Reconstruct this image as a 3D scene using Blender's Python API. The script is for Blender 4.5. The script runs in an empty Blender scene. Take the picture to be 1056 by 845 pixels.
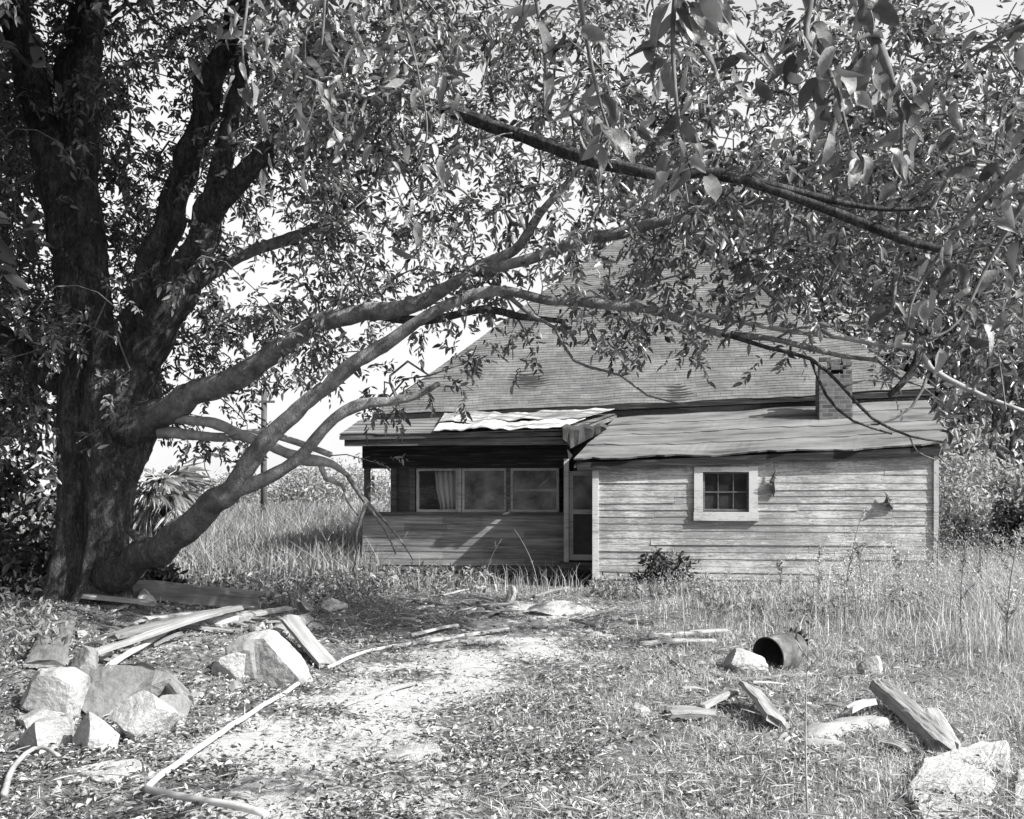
import bpy, math, random
import numpy as np
from mathutils import Vector, Matrix, noise as mnoise

random.seed(7)
rng = np.random.default_rng(11)
scene = bpy.context.scene
COL = scene.collection
F, CX, HY, CAMZ = 1100.0, 528.0, 508.0, 1.6      # focal length in photo pixels, centre column, horizon row, eye height

# ------------------------------------------------------------------ helpers
def P(px, py, Y):
    return Vector(((px - CX) / F * Y, Y, CAMZ - (py - HY) / F * Y))

def gz(x, y):
    z = 0.03 * np.sin(x * 1.3 + y * 0.7) + 0.02 * np.sin(2.9 * x - 1.7 * y + 1.0) + 0.012 * np.sin(6.1 * x + 4.7 * y)
    z = z * np.clip((17.3 - y) / 3.0, 0.25, 1.0)
    z = z + 0.30 * np.exp(-(((x + 3.1) / 0.95) ** 2 + ((y - 9.9) / 1.2) ** 2))
    z = z + 0.14 * np.exp(-(((x + 2.35) / 0.5) ** 2 + ((y - 10.4) / 0.6) ** 2))
    z = z + 0.22 * np.exp(-(((x + 3.7) / 0.8) ** 2 + ((y - 7.9) / 0.7) ** 2))
    z = z + 0.22 * np.exp(-(((x + 5.4) / 1.6) ** 2 + ((y - 13.9) / 1.4) ** 2))
    z = z + 0.10 * np.exp(-(((x + 0.3) / 1.5) ** 2 + ((y - 15.6) / 0.9) ** 2))
    z = z + 0.05 * np.exp(-(((x + 1.2) / 0.6) ** 2 + ((y - 6.9) / 0.9) ** 2))
    return z

def G(px, py):
    Y = 10.0
    for _ in range(30):
        x = (px - CX) / F * Y
        Y = (CAMZ - float(gz(x, Y))) * F / (py - HY)
    x = (px - CX) / F * Y
    return Vector((x, Y, float(gz(x, Y))))

def tag(o, label=None, cat=None, group=None, kind=None):
    if label: o['label'] = label
    if cat: o['category'] = cat
    if group: o['group'] = group
    if kind: o['kind'] = kind
    return o

def empty(name, loc=(0, 0, 0), rz=0.0):
    o = bpy.data.objects.new(name, None)
    o.empty_display_size = 0.2
    COL.objects.link(o)
    o.location = loc
    o.rotation_euler = (0, 0, rz)
    return o

def mesh_obj(name, verts, faces, mat, parent=None, smooth=False):
    me = bpy.data.meshes.new(name)
    if isinstance(faces, np.ndarray):
        verts = np.asarray(verts, dtype=np.float32)
        n, k = faces.shape
        me.vertices.add(len(verts)); me.vertices.foreach_set('co', verts.ravel())
        me.loops.add(n * k); me.loops.foreach_set('vertex_index', faces.astype(np.int32).ravel())
        me.polygons.add(n)
        me.polygons.foreach_set('loop_start', np.arange(0, n * k, k, dtype=np.int32))
        me.polygons.foreach_set('loop_total', np.full(n, k, dtype=np.int32))
        me.update(calc_edges=True)
    else:
        me.from_pydata([tuple(v) for v in verts], [], faces)
        me.update()
    if smooth:
        me.polygons.foreach_set('use_smooth', [True] * len(me.polygons))
    me.materials.append(mat)
    o = bpy.data.objects.new(name, me)
    COL.objects.link(o)
    if parent: o.parent = parent
    return o

class MB:
    """collects boxes, slabs and tubes into one mesh"""
    def __init__(s): s.v = []; s.f = []
    def add(s, vs, fs):
        n = len(s.v); s.v += [tuple(v) for v in vs]; s.f += [tuple(i + n for i in f) for f in fs]
    def box(s, a, b, jit=0.0):
        (x0, y0, z0), (x1, y1, z1) = a, b
        vs = [(x0, y0, z0), (x1, y0, z0), (x1, y1, z0), (x0, y1, z0), (x0, y0, z1), (x1, y0, z1), (x1, y1, z1), (x0, y1, z1)]
        if jit: vs = [tuple(c + random.uniform(-jit, jit) for c in v) for v in vs]
        s.add(vs, [(0, 3, 2, 1), (4, 5, 6, 7), (0, 1, 5, 4), (1, 2, 6, 5), (2, 3, 7, 6), (3, 0, 4, 7)])
    def hexa(s, vs):
        s.add(vs, [(0, 3, 2, 1), (4, 5, 6, 7), (0, 1, 5, 4), (1, 2, 6, 5), (2, 3, 7, 6), (3, 0, 4, 7)])
    def slab(s, top, t):
        """polygon (counter-clockwise seen from above) with thickness t downwards"""
        n = len(top)
        vs = list(top) + [(x, y, z - t) for x, y, z in top]
        fs = [tuple(range(n)), tuple(range(2 * n - 1, n - 1, -1))]
        fs += [(i, i + n, (i + 1) % n + n, (i + 1) % n) for i in range(n)]
        s.add(vs, fs)
    def tube(s, pts, radii, k=8, cap=True, rough=0.0, seed=0.0):
        pts = [Vector(p) for p in pts]
        n = len(pts)
        up = Vector((0.13, 0.31, 0.94))
        base = len(s.v); ring = []
        prev = None
        for i, p in enumerate(pts):
            t = (pts[min(i + 1, n - 1)] - pts[max(i - 1, 0)])
            t = t.normalized() if t.length > 1e-9 else Vector((0, 0, 1))
            if prev is None:
                a = t.cross(up)
                if a.length < 1e-3: a = t.cross(Vector((1, 0, 0)))
            else:
                a = prev - t * prev.dot(t)
            a.normalize(); prev = a
            b = t.cross(a)
            for j in range(k):
                an = 2 * math.pi * j / k
                r = radii[i]
                if rough:
                    q = p + (a * math.cos(an) + b * math.sin(an)) * r
                    fu = abs(mnoise.noise(Vector((math.cos(an) * r * 16, math.sin(an) * r * 16, i * .35 + seed)))) + .5 * mnoise.noise(q * 17) if r > .07 else 0
                    r *= 1 + rough * (mnoise.noise(q * (0.55 / max(r, .03)) + Vector((seed, 0, 0))) + .55 * fu + 0.6 * mnoise.noise(Vector((an * 1.9, seed + i * 0.02, 3.0))) )
                s.v.append(tuple(p + (a * math.cos(an) + b * math.sin(an)) * r))
        for i in range(n - 1):
            for j in range(k):
                s.f.append((base + i * k + j, base + i * k + (j + 1) % k, base + (i + 1) * k + (j + 1) % k, base + (i + 1) * k + j))
        if cap:
            s.f.append(tuple(base + j for j in range(k - 1, -1, -1)))
            s.f.append(tuple(base + (n - 1) * k + j for j in range(k)))
    def build(s, name, mat, parent=None, smooth=False):
        return mesh_obj(name, s.v, s.f, mat, parent, smooth)

def spline(ctrl, step):
    """Catmull-Rom through rows of numbers, about one sample each `step` metres (first three columns are the point)"""
    c = np.asarray(ctrl, float)
    c = np.vstack([2 * c[0] - c[1], c, 2 * c[-1] - c[-2]])
    out = []
    for i in range(1, len(c) - 2):
        p0, p1, p2, p3 = c[i - 1:i + 3]
        m = max(2, int(np.linalg.norm(p2[:3] - p1[:3]) / step))
        for k in range(m):
            t = k / m
            out.append(0.5 * (2 * p1 + (p2 - p0) * t + (2 * p0 - 5 * p1 + 4 * p2 - p3) * t * t + (3 * p1 - p0 - 3 * p2 + p3) * t ** 3))
    out.append(c[-2])
    return np.array(out)

# ------------------------------------------------------------------ materials (a black-and-white photograph: all greys)
def new_mat(name):
    m = bpy.data.materials.new(name); m.use_nodes = True
    nt = m.node_tree; b = nt.nodes['Principled BSDF']
    b.inputs['Specular IOR Level'].default_value = 0.25
    return m, nt, b

def N(nt, typ, **kw):
    n = nt.nodes.new(typ)
    for k, v in kw.items():
        if k in n.inputs: n.inputs[k].default_value = v
        else: setattr(n, k, v)
    return n

def ramp(nt, src, stops):
    r = nt.nodes.new('ShaderNodeValToRGB')
    e = r.color_ramp.elements
    while len(e) < len(stops): e.new(0.5)
    for i, (p, g) in enumerate(stops):
        e[i].position = p; e[i].color = (g, g, g, 1)
    nt.links.new(src, r.inputs[0])
    return r.outputs[0]

def noise_of(nt, scale, stretch=(1, 1, 1), detail=6, rough=0.6, coord='Object'):
    tc = nt.nodes.new('ShaderNodeTexCoord'); mp = nt.nodes.new('ShaderNodeMapping')
    mp.inputs['Scale'].default_value = stretch
    nt.links.new(tc.outputs[coord], mp.inputs[0])
    nz = N(nt, 'ShaderNodeTexNoise', Scale=scale, Detail=detail, Roughness=rough)
    nt.links.new(mp.outputs[0], nz.inputs[0])
    return nz.outputs[0]

def mixc(nt, fac, a, b, blend='MIX'):
    m = nt.nodes.new('ShaderNodeMix'); m.data_type = 'RGBA'; m.blend_type = blend
    for i, v in ((0, fac), (6, a), (7, b)):
        if isinstance(v, (int, float)):
            m.inputs[i].default_value = v if i == 0 else (v, v, v, 1)
        else: nt.links.new(v, m.inputs[i])
    return m.outputs[2]

def bump(nt, b, h, strength=0.5, dist=0.02):
    n = N(nt, 'ShaderNodeBump', Strength=strength, Distance=dist)
    nt.links.new(h, n.inputs['Height']); nt.links.new(n.outputs[0], b.inputs['Normal'])

def grey_mat(name, stops, scale=6, stretch=(1, 1, 1), rough=0.85, bstr=0.4, bdist=0.02, fine=None, island=0.0, spec=0.25, metal=0.0):
    """mottled grey surface; fine = (scale, stretch, amount) adds a second finer grain; island = piece to piece variation"""
    m, nt, b = new_mat(name)
    h = noise_of(nt, scale, stretch)
    c = ramp(nt, h, stops)
    if fine:
        f = noise_of(nt, fine[0], fine[1], 8, 0.7)
        c = mixc(nt, fine[2], c, ramp(nt, f, [(0.3, 0.25), (0.7, 1.0)]), 'MULTIPLY')
        h = mixc(nt, 0.5, h, f)
    if island:
        g = nt.nodes.new('ShaderNodeNewGeometry')
        c = mixc(nt, 1.0, c, ramp(nt, g.outputs['Random Per Island'], [(0, 1 - island), (1, 1.0)]), 'MULTIPLY')
    nt.links.new(c, b.inputs['Base Color'])
    b.inputs['Roughness'].default_value = rough
    b.inputs['Specular IOR Level'].default_value = spec
    b.inputs['Metallic'].default_value = metal
    if bstr: bump(nt, b, h, bstr, bdist)
    return m

def leaf_mat(name, lo, hi, rough=0.45, trans=0.25, spec=0.4):
    m, nt, b = new_mat(name)
    g = nt.nodes.new('ShaderNodeNewGeometry')
    c = ramp(nt, g.outputs['Random Per Island'], [(0.0, lo), (0.8, lo + (hi - lo) * 0.6), (1.0, hi)])
    nt.links.new(c, b.inputs['Base Color'])
    b.inputs['Roughness'].default_value = rough; b.inputs['Specular IOR Level'].default_value = spec
    t = nt.nodes.new('ShaderNodeBsdfTranslucent'); nt.links.new(c, t.inputs[0])
    mx = nt.nodes.new('ShaderNodeMixShader'); mx.inputs[0].default_value = trans
    nt.links.new(b.outputs[0], mx.inputs[1]); nt.links.new(t.outputs[0], mx.inputs[2])
    nt.links.new(mx.outputs[0], nt.nodes['Material Output'].inputs[0])
    return m

def bark_mat():
    m, nt, b = new_mat('bark')
    n1 = noise_of(nt, 11, (1, 1, 0.3), 8, 0.75)
    n2 = noise_of(nt, 1.3, (1, 1, 1), 4, 0.6)
    n3 = noise_of(nt, 42, (1, 1, 0.5), 5, 0.7)
    c = ramp(nt, n1, [(0.33, 0.03), (0.5, 0.1), (0.66, 0.25)])
    c = mixc(nt, 0.7, c, ramp(nt, n2, [(0.35, 0.5), (0.7, 1.15)]), 'MULTIPLY')
    c = mixc(nt, 0.85, c, ramp(nt, n3, [(0.35, 0.3), (0.65, 1.3)]), 'MULTIPLY')
    at = N(nt, 'ShaderNodeAttribute', attribute_name='young')  # sunlit tone of the limbs, blended into the bark colour
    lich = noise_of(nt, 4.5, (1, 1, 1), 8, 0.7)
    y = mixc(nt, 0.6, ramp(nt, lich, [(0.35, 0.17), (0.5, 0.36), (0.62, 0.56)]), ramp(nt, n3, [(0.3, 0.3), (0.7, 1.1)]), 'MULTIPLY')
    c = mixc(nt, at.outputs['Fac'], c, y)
    nt.links.new(c, b.inputs['Base Color']); b.inputs['Roughness'].default_value = 0.95
    bump(nt, b, mixc(nt, 0.4, n1, n3), 1.0, 0.16)
    return m

def painted_mat(name, paint, bare, wear):
    """old paint flaking off horizontal boards"""
    m, nt, b = new_mat(name)
    big = noise_of(nt, 0.9, (1, 1, 1.6), 4, 0.6)
    streak = noise_of(nt, 5, (0.55, 1, 9), 8, 0.72)
    flake = noise_of(nt, 38, (0.5, 1, 1.3), 8, 0.75)
    w = mixc(nt, 0.45, streak, flake); w = mixc(nt, 0.3, w, big)
    k = ramp(nt, w, [(wear - 0.035, 1.0), (wear + 0.035, 0.0)])
    grain = noise_of(nt, 16, (0.12, 1, 6), 8, 0.7)
    bc = ramp(nt, grain, [(0.3, bare * 0.5), (0.7, bare * 1.35)])
    g = nt.nodes.new('ShaderNodeNewGeometry')
    pc = mixc(nt, 1.0, ramp(nt, big, [(0.3, paint * 0.82), (0.7, paint)]), ramp(nt, g.outputs['Random Per Island'], [(0, 0.74), (1, 1.0)]), 'MULTIPLY')
    nt.links.new(mixc(nt, k, pc, bc), b.inputs['Base Color'])
    b.inputs['Roughness'].default_value = 0.8
    bump(nt, b, mixc(nt, 0.5, grain, flake), 0.5, 0.012)
    return m

M = {}
M['bark'] = bark_mat()
M['limb'] = grey_mat('pale_limb_bark', [(0.3, 0.12), (0.5, 0.27), (0.7, 0.42)], 5, (1, 1, 1), bstr=0.7, bdist=.05, fine=(22, (1, 1, .6), 0.5))  # paler limb bark, sunlight put into the colour
M['twig'] = grey_mat('twig_bark', [(0.3, 0.07), (0.7, 0.2)], 20, bstr=0)
M['deadwood'] = grey_mat('dead_wood', [(0.3, 0.16), (0.7, 0.42)], 10, (1, 1, 1), bstr=0.4)
M['leaf'] = leaf_mat('pecan_leaf', 0.025, 0.34, 0.32, 0.25, 0.6)
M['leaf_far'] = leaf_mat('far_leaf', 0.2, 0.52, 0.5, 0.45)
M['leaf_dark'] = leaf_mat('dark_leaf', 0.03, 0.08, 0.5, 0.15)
M['leaf_big'] = leaf_mat('near_leaf', 0.04, 0.34, 0.42, 0.3, 0.5)
def veins(m):
    nt = m.node_tree; b = nt.nodes['Principled BSDF']
    n = noise_of(nt, 55, (1, 1, 1), 5, 0.6)
    src = b.inputs['Base Color'].links[0].from_socket
    nt.links.new(mixc(nt, 0.6, src, ramp(nt, n, [(0.35, 0.55), (0.65, 1.25)]), 'MULTIPLY'), b.inputs['Base Color'])
    bump(nt, b, n, 0.35, 0.01)
veins(M['leaf_big'])
M['frond'] = leaf_mat('palm_frond', 0.3, 0.75, 0.5, 0.25)
M['grass'] = leaf_mat('dry_grass', 0.2, 0.8, 0.7, 0.3, 0.15)
M['field'] = leaf_mat('field_grass_blade', 0.1, 0.55, 0.7, 0.3, 0.15)
M['weed'] = leaf_mat('weed_leaf', 0.1, 0.4, 0.6, 0.3, 0.2)
M['litter'] = leaf_mat('fallen_leaf', 0.03, 0.55, 0.7, 0.1, 0.2)
M['wall'] = painted_mat('flaking_white_paint', 0.6, 0.25, 0.515)
M['trim'] = painted_mat('white_trim_paint', 0.64, 0.26, 0.45)
M['trim_grey'] = painted_mat('grey_trim_paint', 0.5, 0.2, 0.46)
M['darkwood'] = grey_mat('dark_weathered_boards', [(0.3, 0.06), (0.5, 0.15), (0.7, 0.27)], 7, (0.3, 1, 5), bstr=0.5, fine=(24, (0.15, 1, 6), 0.6), island=0.35)
M['blackwood'] = grey_mat('soot_dark_boards', [(0.3, 0.012), (0.55, 0.035), (0.7, 0.1)], 6, (0.3, 1, 5), bstr=0.5, island=0.3)  # near-black boards for fascia, eave and header
M['porchwood'] = grey_mat('bare_porch_boards', [(0.3, 0.18), (0.5, 0.34), (0.7, 0.5)], 6, (0.3, 1, 5), bstr=0.5, fine=(24, (0.15, 1, 6), 0.6), island=0.4)
M['greywood'] = grey_mat('grey_weathered_wood', [(0.3, 0.2), (0.7, 0.42)], 5, (0.4, 3, 3), bstr=0.6, fine=(18, (0.12, 4, 4), 0.6), island=0.2)
M['palewood'] = grey_mat('pale_bleached_wood', [(0.3, 0.24), (0.7, 0.44)], 5, (0.4, 3, 3), bstr=0.5, fine=(18, (0.12, 4, 4), 0.4))
M['timber'] = grey_mat('dark_grey_timber', [(0.3, 0.1), (0.7, 0.26)], 5, (0.4, 3, 3), bstr=0.5, fine=(18, (0.12, 4, 4), 0.5))
M['shingle'] = grey_mat('grey_shingles', [(0.3, 0.13), (0.7, 0.25)], 2.2, (0.5, 1, 1), bstr=0.3, fine=(9, (2.2, 1, 1), 0.45), island=0.12, spec=0.15)
M['felt'] = grey_mat('roll_roofing', [(0.32, 0.06), (0.46, 0.16), (0.75, 0.28)], 1.6, (0.45, 2, 2), bstr=0.4, fine=(60, (1, 1, 1), 0.35), spec=0.15)
M['tar'] = grey_mat('black_roofing_felt', [(0.3, 0.02), (0.7, 0.07)], 5, bstr=0.5)  # black for the porch roof's open end, shade put into the colour
M['metal'] = grey_mat('pale_roof_metal', [(0.36, 0.16), (0.46, 0.48), (0.7, 0.66)], 2.2, (0.4, 2, 2), rough=0.6, bstr=0.25, fine=(14, (0.3, 2, 2), 0.25))
M['metal_grey'] = grey_mat('stained_roof_metal', [(0.36, 0.1), (0.5, 0.26), (0.66, 0.5)], 2.6, (0.35, 2, 2), rough=0.6, bstr=0.3, fine=(14, (0.3, 2, 2), 0.35))
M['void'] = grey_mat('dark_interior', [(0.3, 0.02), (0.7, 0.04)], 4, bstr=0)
M['stone'] = grey_mat('pale_fieldstone', [(0.32, 0.2), (0.45, 0.42), (0.7, 0.6)], 3.0, bstr=0.9, bdist=0.05, fine=(30, (1, 1, 1), 0.6))
M['stone_dark'] = grey_mat('grey_fieldstone', [(0.3, 0.15), (0.7, 0.3)], 3, bstr=0.6, bdist=0.03, fine=(24, (1, 1, 1), 0.4))
M['concrete'] = grey_mat('pale_broken_concrete', [(0.3, 0.38), (0.5, 0.52), (0.7, 0.62)], 4, bstr=0.9, bdist=0.04, fine=(45, (1, 1, 1), 0.6))
M['rust'] = grey_mat('rusty_drum_metal', [(0.3, 0.03), (0.5, 0.1), (0.7, 0.26)], 5, (1, 1, 1), rough=0.6, bstr=0.4, fine=(20, (1, 1, 1), 0.4), spec=0.4)
M['rust_dark'] = grey_mat('rusty_drum_inside', [(0.3, 0.015), (0.7, 0.05)], 6, bstr=0.3, spec=0.3)
M['pipe'] = grey_mat('pale_pipe', [(0.3, 0.32), (0.7, 0.56)], 8, bstr=0.2, rough=0.6)
M['cloth'] = grey_mat('limp_curtain', [(0.3, 0.3), (0.7, 0.42)], 5, (6, 1, 0.4), bstr=0.2)
M['screen'] = grey_mat('dusty_screen', [(0.35, 0.06), (0.5, 0.15), (0.7, 0.3)], 3.2, (1, 1, 1), rough=0.5, bstr=0, fine=(90, (1, 1, 1), 0.3), spec=0.4)  # grey mottling paints reflections on the screens and porch panes
M['pole'] = grey_mat('pole_wood', [(0.3, 0.05), (0.7, 0.1)], 6, (1, 1, .2), bstr=0.3)

def glass_mat():
    m, nt, b = new_mat('dark_window_glass')
    n = noise_of(nt, 2.5)
    nt.links.new(ramp(nt, n, [(0.4, 0.012), (0.7, 0.05)]), b.inputs['Base Color'])
    b.inputs['Roughness'].default_value = 0.15; b.inputs['Specular IOR Level'].default_value = 0.22
    bump(nt, b, noise_of(nt, 3), 0.25, 0.02)
    return m
M['glass'] = glass_mat()

def brick_mat():
    m, nt, b = new_mat('old_brick')
    tc = nt.nodes.new('ShaderNodeTexCoord'); mp = nt.nodes.new('ShaderNodeMapping')
    mp.inputs['Rotation'].default_value = (math.radians(90), 0, 0)
    nt.links.new(tc.outputs['Object'], mp.inputs[0])
    br = N(nt, 'ShaderNodeTexBrick', Scale=1.0)
    for k, v in (('Color1', 0.07), ('Color2', 0.15), ('Mortar', 0.2)): br.inputs[k].default_value = (v, v, v, 1)
    br.inputs['Brick Width'].default_value = 0.2; br.inputs['Row Height'].default_value = 0.075; br.inputs['Mortar Size'].default_value = 0.008
    nt.links.new(mp.outputs[0], br.inputs[0])
    n = noise_of(nt, 9)
    nt.links.new(mixc(nt, 0.7, br.outputs[0], ramp(nt, n, [(0.3, 0.5), (0.7, 1.2)]), 'MULTIPLY'), b.inputs['Base Color'])
    b.inputs['Roughness'].default_value = 0.9
    bump(nt, b, br.outputs[1], -0.6, 0.01)
    return m
M['brick'] = brick_mat()

def tabs(m):
    """single shingle tabs: small differences of tone along each course"""
    nt = m.node_tree; b = nt.nodes['Principled BSDF']
    tc = nt.nodes.new('ShaderNodeTexCoord'); mp = nt.nodes.new('ShaderNodeMapping'); mp.inputs['Rotation'].default_value = (math.radians(90), 0, 0)
    nt.links.new(tc.outputs['Object'], mp.inputs[0])
    br = N(nt, 'ShaderNodeTexBrick', Scale=1.0)
    for k, v in (('Color1', 0.7), ('Color2', 1.2), ('Mortar', 0.35)): br.inputs[k].default_value = (v, v, v, 1)
    br.inputs['Brick Width'].default_value = 0.22; br.inputs['Row Height'].default_value = 0.106; br.inputs['Mortar Size'].default_value = 0.005
    nt.links.new(mp.outputs[0], br.inputs[0])
    src = b.inputs['Base Color'].links[0].from_socket
    nt.links.new(mixc(nt, 0.55, src, br.outputs[0], 'MULTIPLY'), b.inputs['Base Color'])
tabs(M['shingle'])

def ground_mat():
    m, nt, b = new_mat('yard_earth')
    at = N(nt, 'ShaderNodeAttribute', attribute_name='bare')
    n1 = noise_of(nt, 1.6, detail=8); n2 = noise_of(nt, 14, detail=8, rough=0.75); n3 = noise_of(nt, 70, detail=4, rough=0.7)
    soil = mixc(nt, 0.8, ramp(nt, n2, [(0.35, 0.07), (0.5, 0.18), (0.66, 0.36)]), ramp(nt, n3, [(0.3, 0.35), (0.7, 1.2)]), 'MULTIPLY')
    sand = mixc(nt, 0.4, ramp(nt, n2, [(0.3, 0.4), (0.7, 0.62)]), ramp(nt, n3, [(0.3, 0.55), (0.7, 1.1)]), 'MULTIPLY')
    mth = N(nt, 'ShaderNodeMath', operation='ADD'); nt.links.new(at.outputs['Fac'], mth.inputs[0])
    m2 = N(nt, 'ShaderNodeMath', operation='MULTIPLY_ADD'); nt.links.new(n2, m2.inputs[0]); m2.inputs[1].default_value = 2.4; m2.inputs[2].default_value = -1.2
    nt.links.new(m2.outputs[0], mth.inputs[1])
    k = ramp(nt, mth.outputs[0], [(0.3, 0.0), (0.62, 1.0)])
    c = mixc(nt, k, soil, sand)
    c = mixc(nt, 0.5, c, ramp(nt, n1, [(0.3, 0.6), (0.7, 1.1)]), 'MULTIPLY')
    nt.links.new(c, b.inputs['Base Color']); b.inputs['Roughness'].default_value = 0.95; b.inputs['Specular IOR Level'].default_value = 0.1
    bump(nt, b, mixc(nt, 0.5, n2, n3), 0.8, 0.05)
    return m
M['ground'] = ground_mat()

# ------------------------------------------------------------------ ground
PATH = [G(250, 900), G(310, 800), G(345, 750), G(430, 705), G(520, 665), G(575, 632)]
PATHW = [1.0, 0.95, 0.95, 1.2, 1.4, 1.1]
def bare(x, y):
    x = np.asarray(x, float); y = np.asarray(y, float)
    best = np.zeros_like(x)
    for i in range(len(PATH) - 1):
        a, c = PATH[i], PATH[i + 1]
        d = c - a; L2 = d.x ** 2 + d.y ** 2
        t = np.clip(((x - a.x) * d.x + (y - a.y) * d.y) / L2, 0, 1)
        dist = np.hypot(x - a.x - t * d.x, y - a.y - t * d.y)
        w = PATHW[i] * (1 - t) + PATHW[i + 1] * t
        best = np.maximum(best, np.exp(-(dist / w) ** 2 * 1.6))
    for (px, py, r, k) in ((290, 770, 0.6, 1.3), (150, 660, 0.8, 0.5), (110, 780, 0.5, 0.4)):
        q = G(px, py)
        best = np.maximum(best, k * np.exp(-((x - q.x) ** 2 + (y - q.y) ** 2) / r ** 2))
    wob = 0.18 * np.sin(x * 5.1 + y * 2.3) * np.sin(y * 4.1 - x * 1.7) + 0.15 * np.sin(y * 7.3 + 1.1 * x)
    best = np.clip(best * (.72 + .3 * np.sin(2.3 * x + 3.1 * y) * np.sin(3.7 * x - 1.3 * y + 1)), 0, 1.2)
    return np.clip(best + wob * (best > 0.05) * 0.8, 0, 1)

def make_ground():
    xs = np.concatenate([-np.geomspace(400, 9.2, 26), np.arange(-9, 9.01, 0.09), np.geomspace(9.2, 400, 26)])
    ys = np.concatenate([-np.geomspace(60, 2.2, 10), np.arange(-2, 22.01, 0.09), np.geomspace(22.3, 900, 34)])
    X, Y = np.meshgrid(xs, ys)
    Z = gz(X, Y)
    near = (np.abs(X) < 9.5) & (Y < 22)
    Z = Z + near * 0.012 * rng.standard_normal(Z.shape)
    nx, ny = len(xs), len(ys)
    idx = np.arange(nx * ny).reshape(ny, nx)
    q = np.stack([idx[:-1, :-1], idx[:-1, 1:], idx[1:, 1:], idx[1:, :-1]], -1).reshape(-1, 4)
    o = mesh_obj('ground', np.stack([X, Y, Z], -1).reshape(-1, 3), q, M['ground'], None, True)
    a = o.data.attributes.new('bare', 'FLOAT', 'POINT')
    a.data.foreach_set('value', bare(X, Y).ravel().astype(np.float32))
    tag(o, 'bare sandy yard with worn path leading to the house', 'ground', kind='structure')
make_ground()

# ------------------------------------------------------------------ leaves and grass as arrays
def nrm(a): return a / np.maximum(np.linalg.norm(a, axis=-1, keepdims=True), 1e-9)

def leaf_arrays(base, d, n, L, W, fold=0.3, curl=0.15):
    d = nrm(d); s = nrm(np.cross(d, n)); n = np.cross(s, d)
    L = L[:, None]; W = W[:, None]
    f = n * (W * fold * 0.5)
    B = base; T = base + d * L - n * (curl * L)
    R = base + d * L * 0.32 + s * W * 0.5 + f; R2 = base + d * L * 0.7 + s * W * 0.36 + f - n * curl * L * 0.4
    K = base + d * L * 0.32 - s * W * 0.5 + f; K2 = base + d * L * 0.7 - s * W * 0.36 + f - n * curl * L * 0.4
    v = np.stack([B, R, R2, T, K2, K], 1)
    m = len(base)
    o = np.arange(m)[:, None] * 6
    q = np.stack([o + np.array([0, 1, 2, 3]), o + np.array([0, 3, 4, 5])], 1)
    return v.reshape(-1, 3), q.reshape(-1, 4)

def compound_leaves(org, d, length, k=11, ll=(0.08, 0.15), ww=0.3, droop=0.5, rs=None):
    """pinnate leaves: k leaflets in pairs along a drooping rachis"""
    m = len(org)
    d = nrm(d)
    side = nrm(np.cross(d, np.array([0, 0, 1.0]) + 0.4 * rng.standard_normal((m, 3))))
    up = np.cross(side, d)
    B, D, NN, L, W = [], [], [], [], []
    for j in range(k):
        t = 0.25 + 0.75 * (j // 2) / max((k - 1) // 2, 1)
        sg = 0.0 if j == k - 1 else (1.0 if j % 2 == 0 else -1.0)
        pos = org + d * (length * t)[:, None] + np.array([0, 0, -1.0]) * (droop * length * t * t)[:, None]
        dd = d * 0.6 + side * (sg * 0.75) + np.array([0, 0, -0.28]) + 0.38 * rng.standard_normal((m, 3))
        B.append(pos); D.append(dd); NN.append(up + 0.5 * rng.standard_normal((m, 3)))
        l = rng.uniform(ll[0], ll[1], m) * (0.75 + 0.4 * t)
        L.append(l); W.append(l * ww * rng.uniform(0.8, 1.2, m))
    return leaf_arrays(np.concatenate(B), np.concatenate(D), np.concatenate(NN), np.concatenate(L), np.concatenate(W))

def blades(x, y, h, w, lean=0.35, z=None):
    m = len(x)
    b = np.stack([x, y, gz(x, y) - 0.01 if z is None else z], 1)
    a = rng.uniform(0, 2 * np.pi, m); s = np.stack([np.cos(a), np.sin(a), np.zeros(m)], 1) * (w * 0.5)[:, None]
    la = rng.uniform(0, 2 * np.pi, m); lv = rng.uniform(0, lean, m) * h
    ln = np.stack([np.cos(la) * lv, np.sin(la) * lv, np.zeros(m)], 1)
    mid = b + ln * 0.35 + np.array([0, 0, 1.0]) * (h * 0.55)[:, None]
    tip = b + ln * 1.5 + np.array([0, 0, 1.0]) * (h * rng.uniform(0.75, 1.0, m))[:, None]
    v = np.stack([b - s, b + s, mid + s * 0.8, mid - s * 0.8, tip + s * 0.2, tip - s * 0.2], 1)
    o = np.arange(m)[:, None] * 6
    q = np.stack([o + np.array([0, 1, 2, 3]), o + np.array([3, 2, 4, 5])], 1)
    return v.reshape(-1, 3), q.reshape(-1, 4)

def join(parts):
    V, Q, n = [], [], 0
    for v, q in parts:
        V.append(v); Q.append(q + n); n += len(v)
    return np.concatenate(V), np.concatenate(Q)

# ------------------------------------------------------------------ house (local frame: u along the wing, v away from the camera)
YAW = math.radians(-8)
HC, HS = math.cos(YAW), math.sin(YAW)
_Yo = CAMZ * F / (607 - HY); HO = Vector(((613 - CX) / F * _Yo, _Yo, 0.0))
def loc(px, py, v):
    k = (px - CX) / F
    Y = (v - HS * HO.x + HC * HO.y) / (HC - HS * k)
    X = k * Y
    return HC * (X - HO.x) + HS * (Y - HO.y), CAMZ - (py - HY) / F * Y
def U(px, v): return loc(px, 500, v)[0]
def Z(py, px, v): return loc(px, py, v)[1]

house = empty('abandoned_house', HO, YAW)
tag(house, 'derelict one-storey clapboard house with a pyramid roof, glazed porch and flaking white side wing', 'house')

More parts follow.
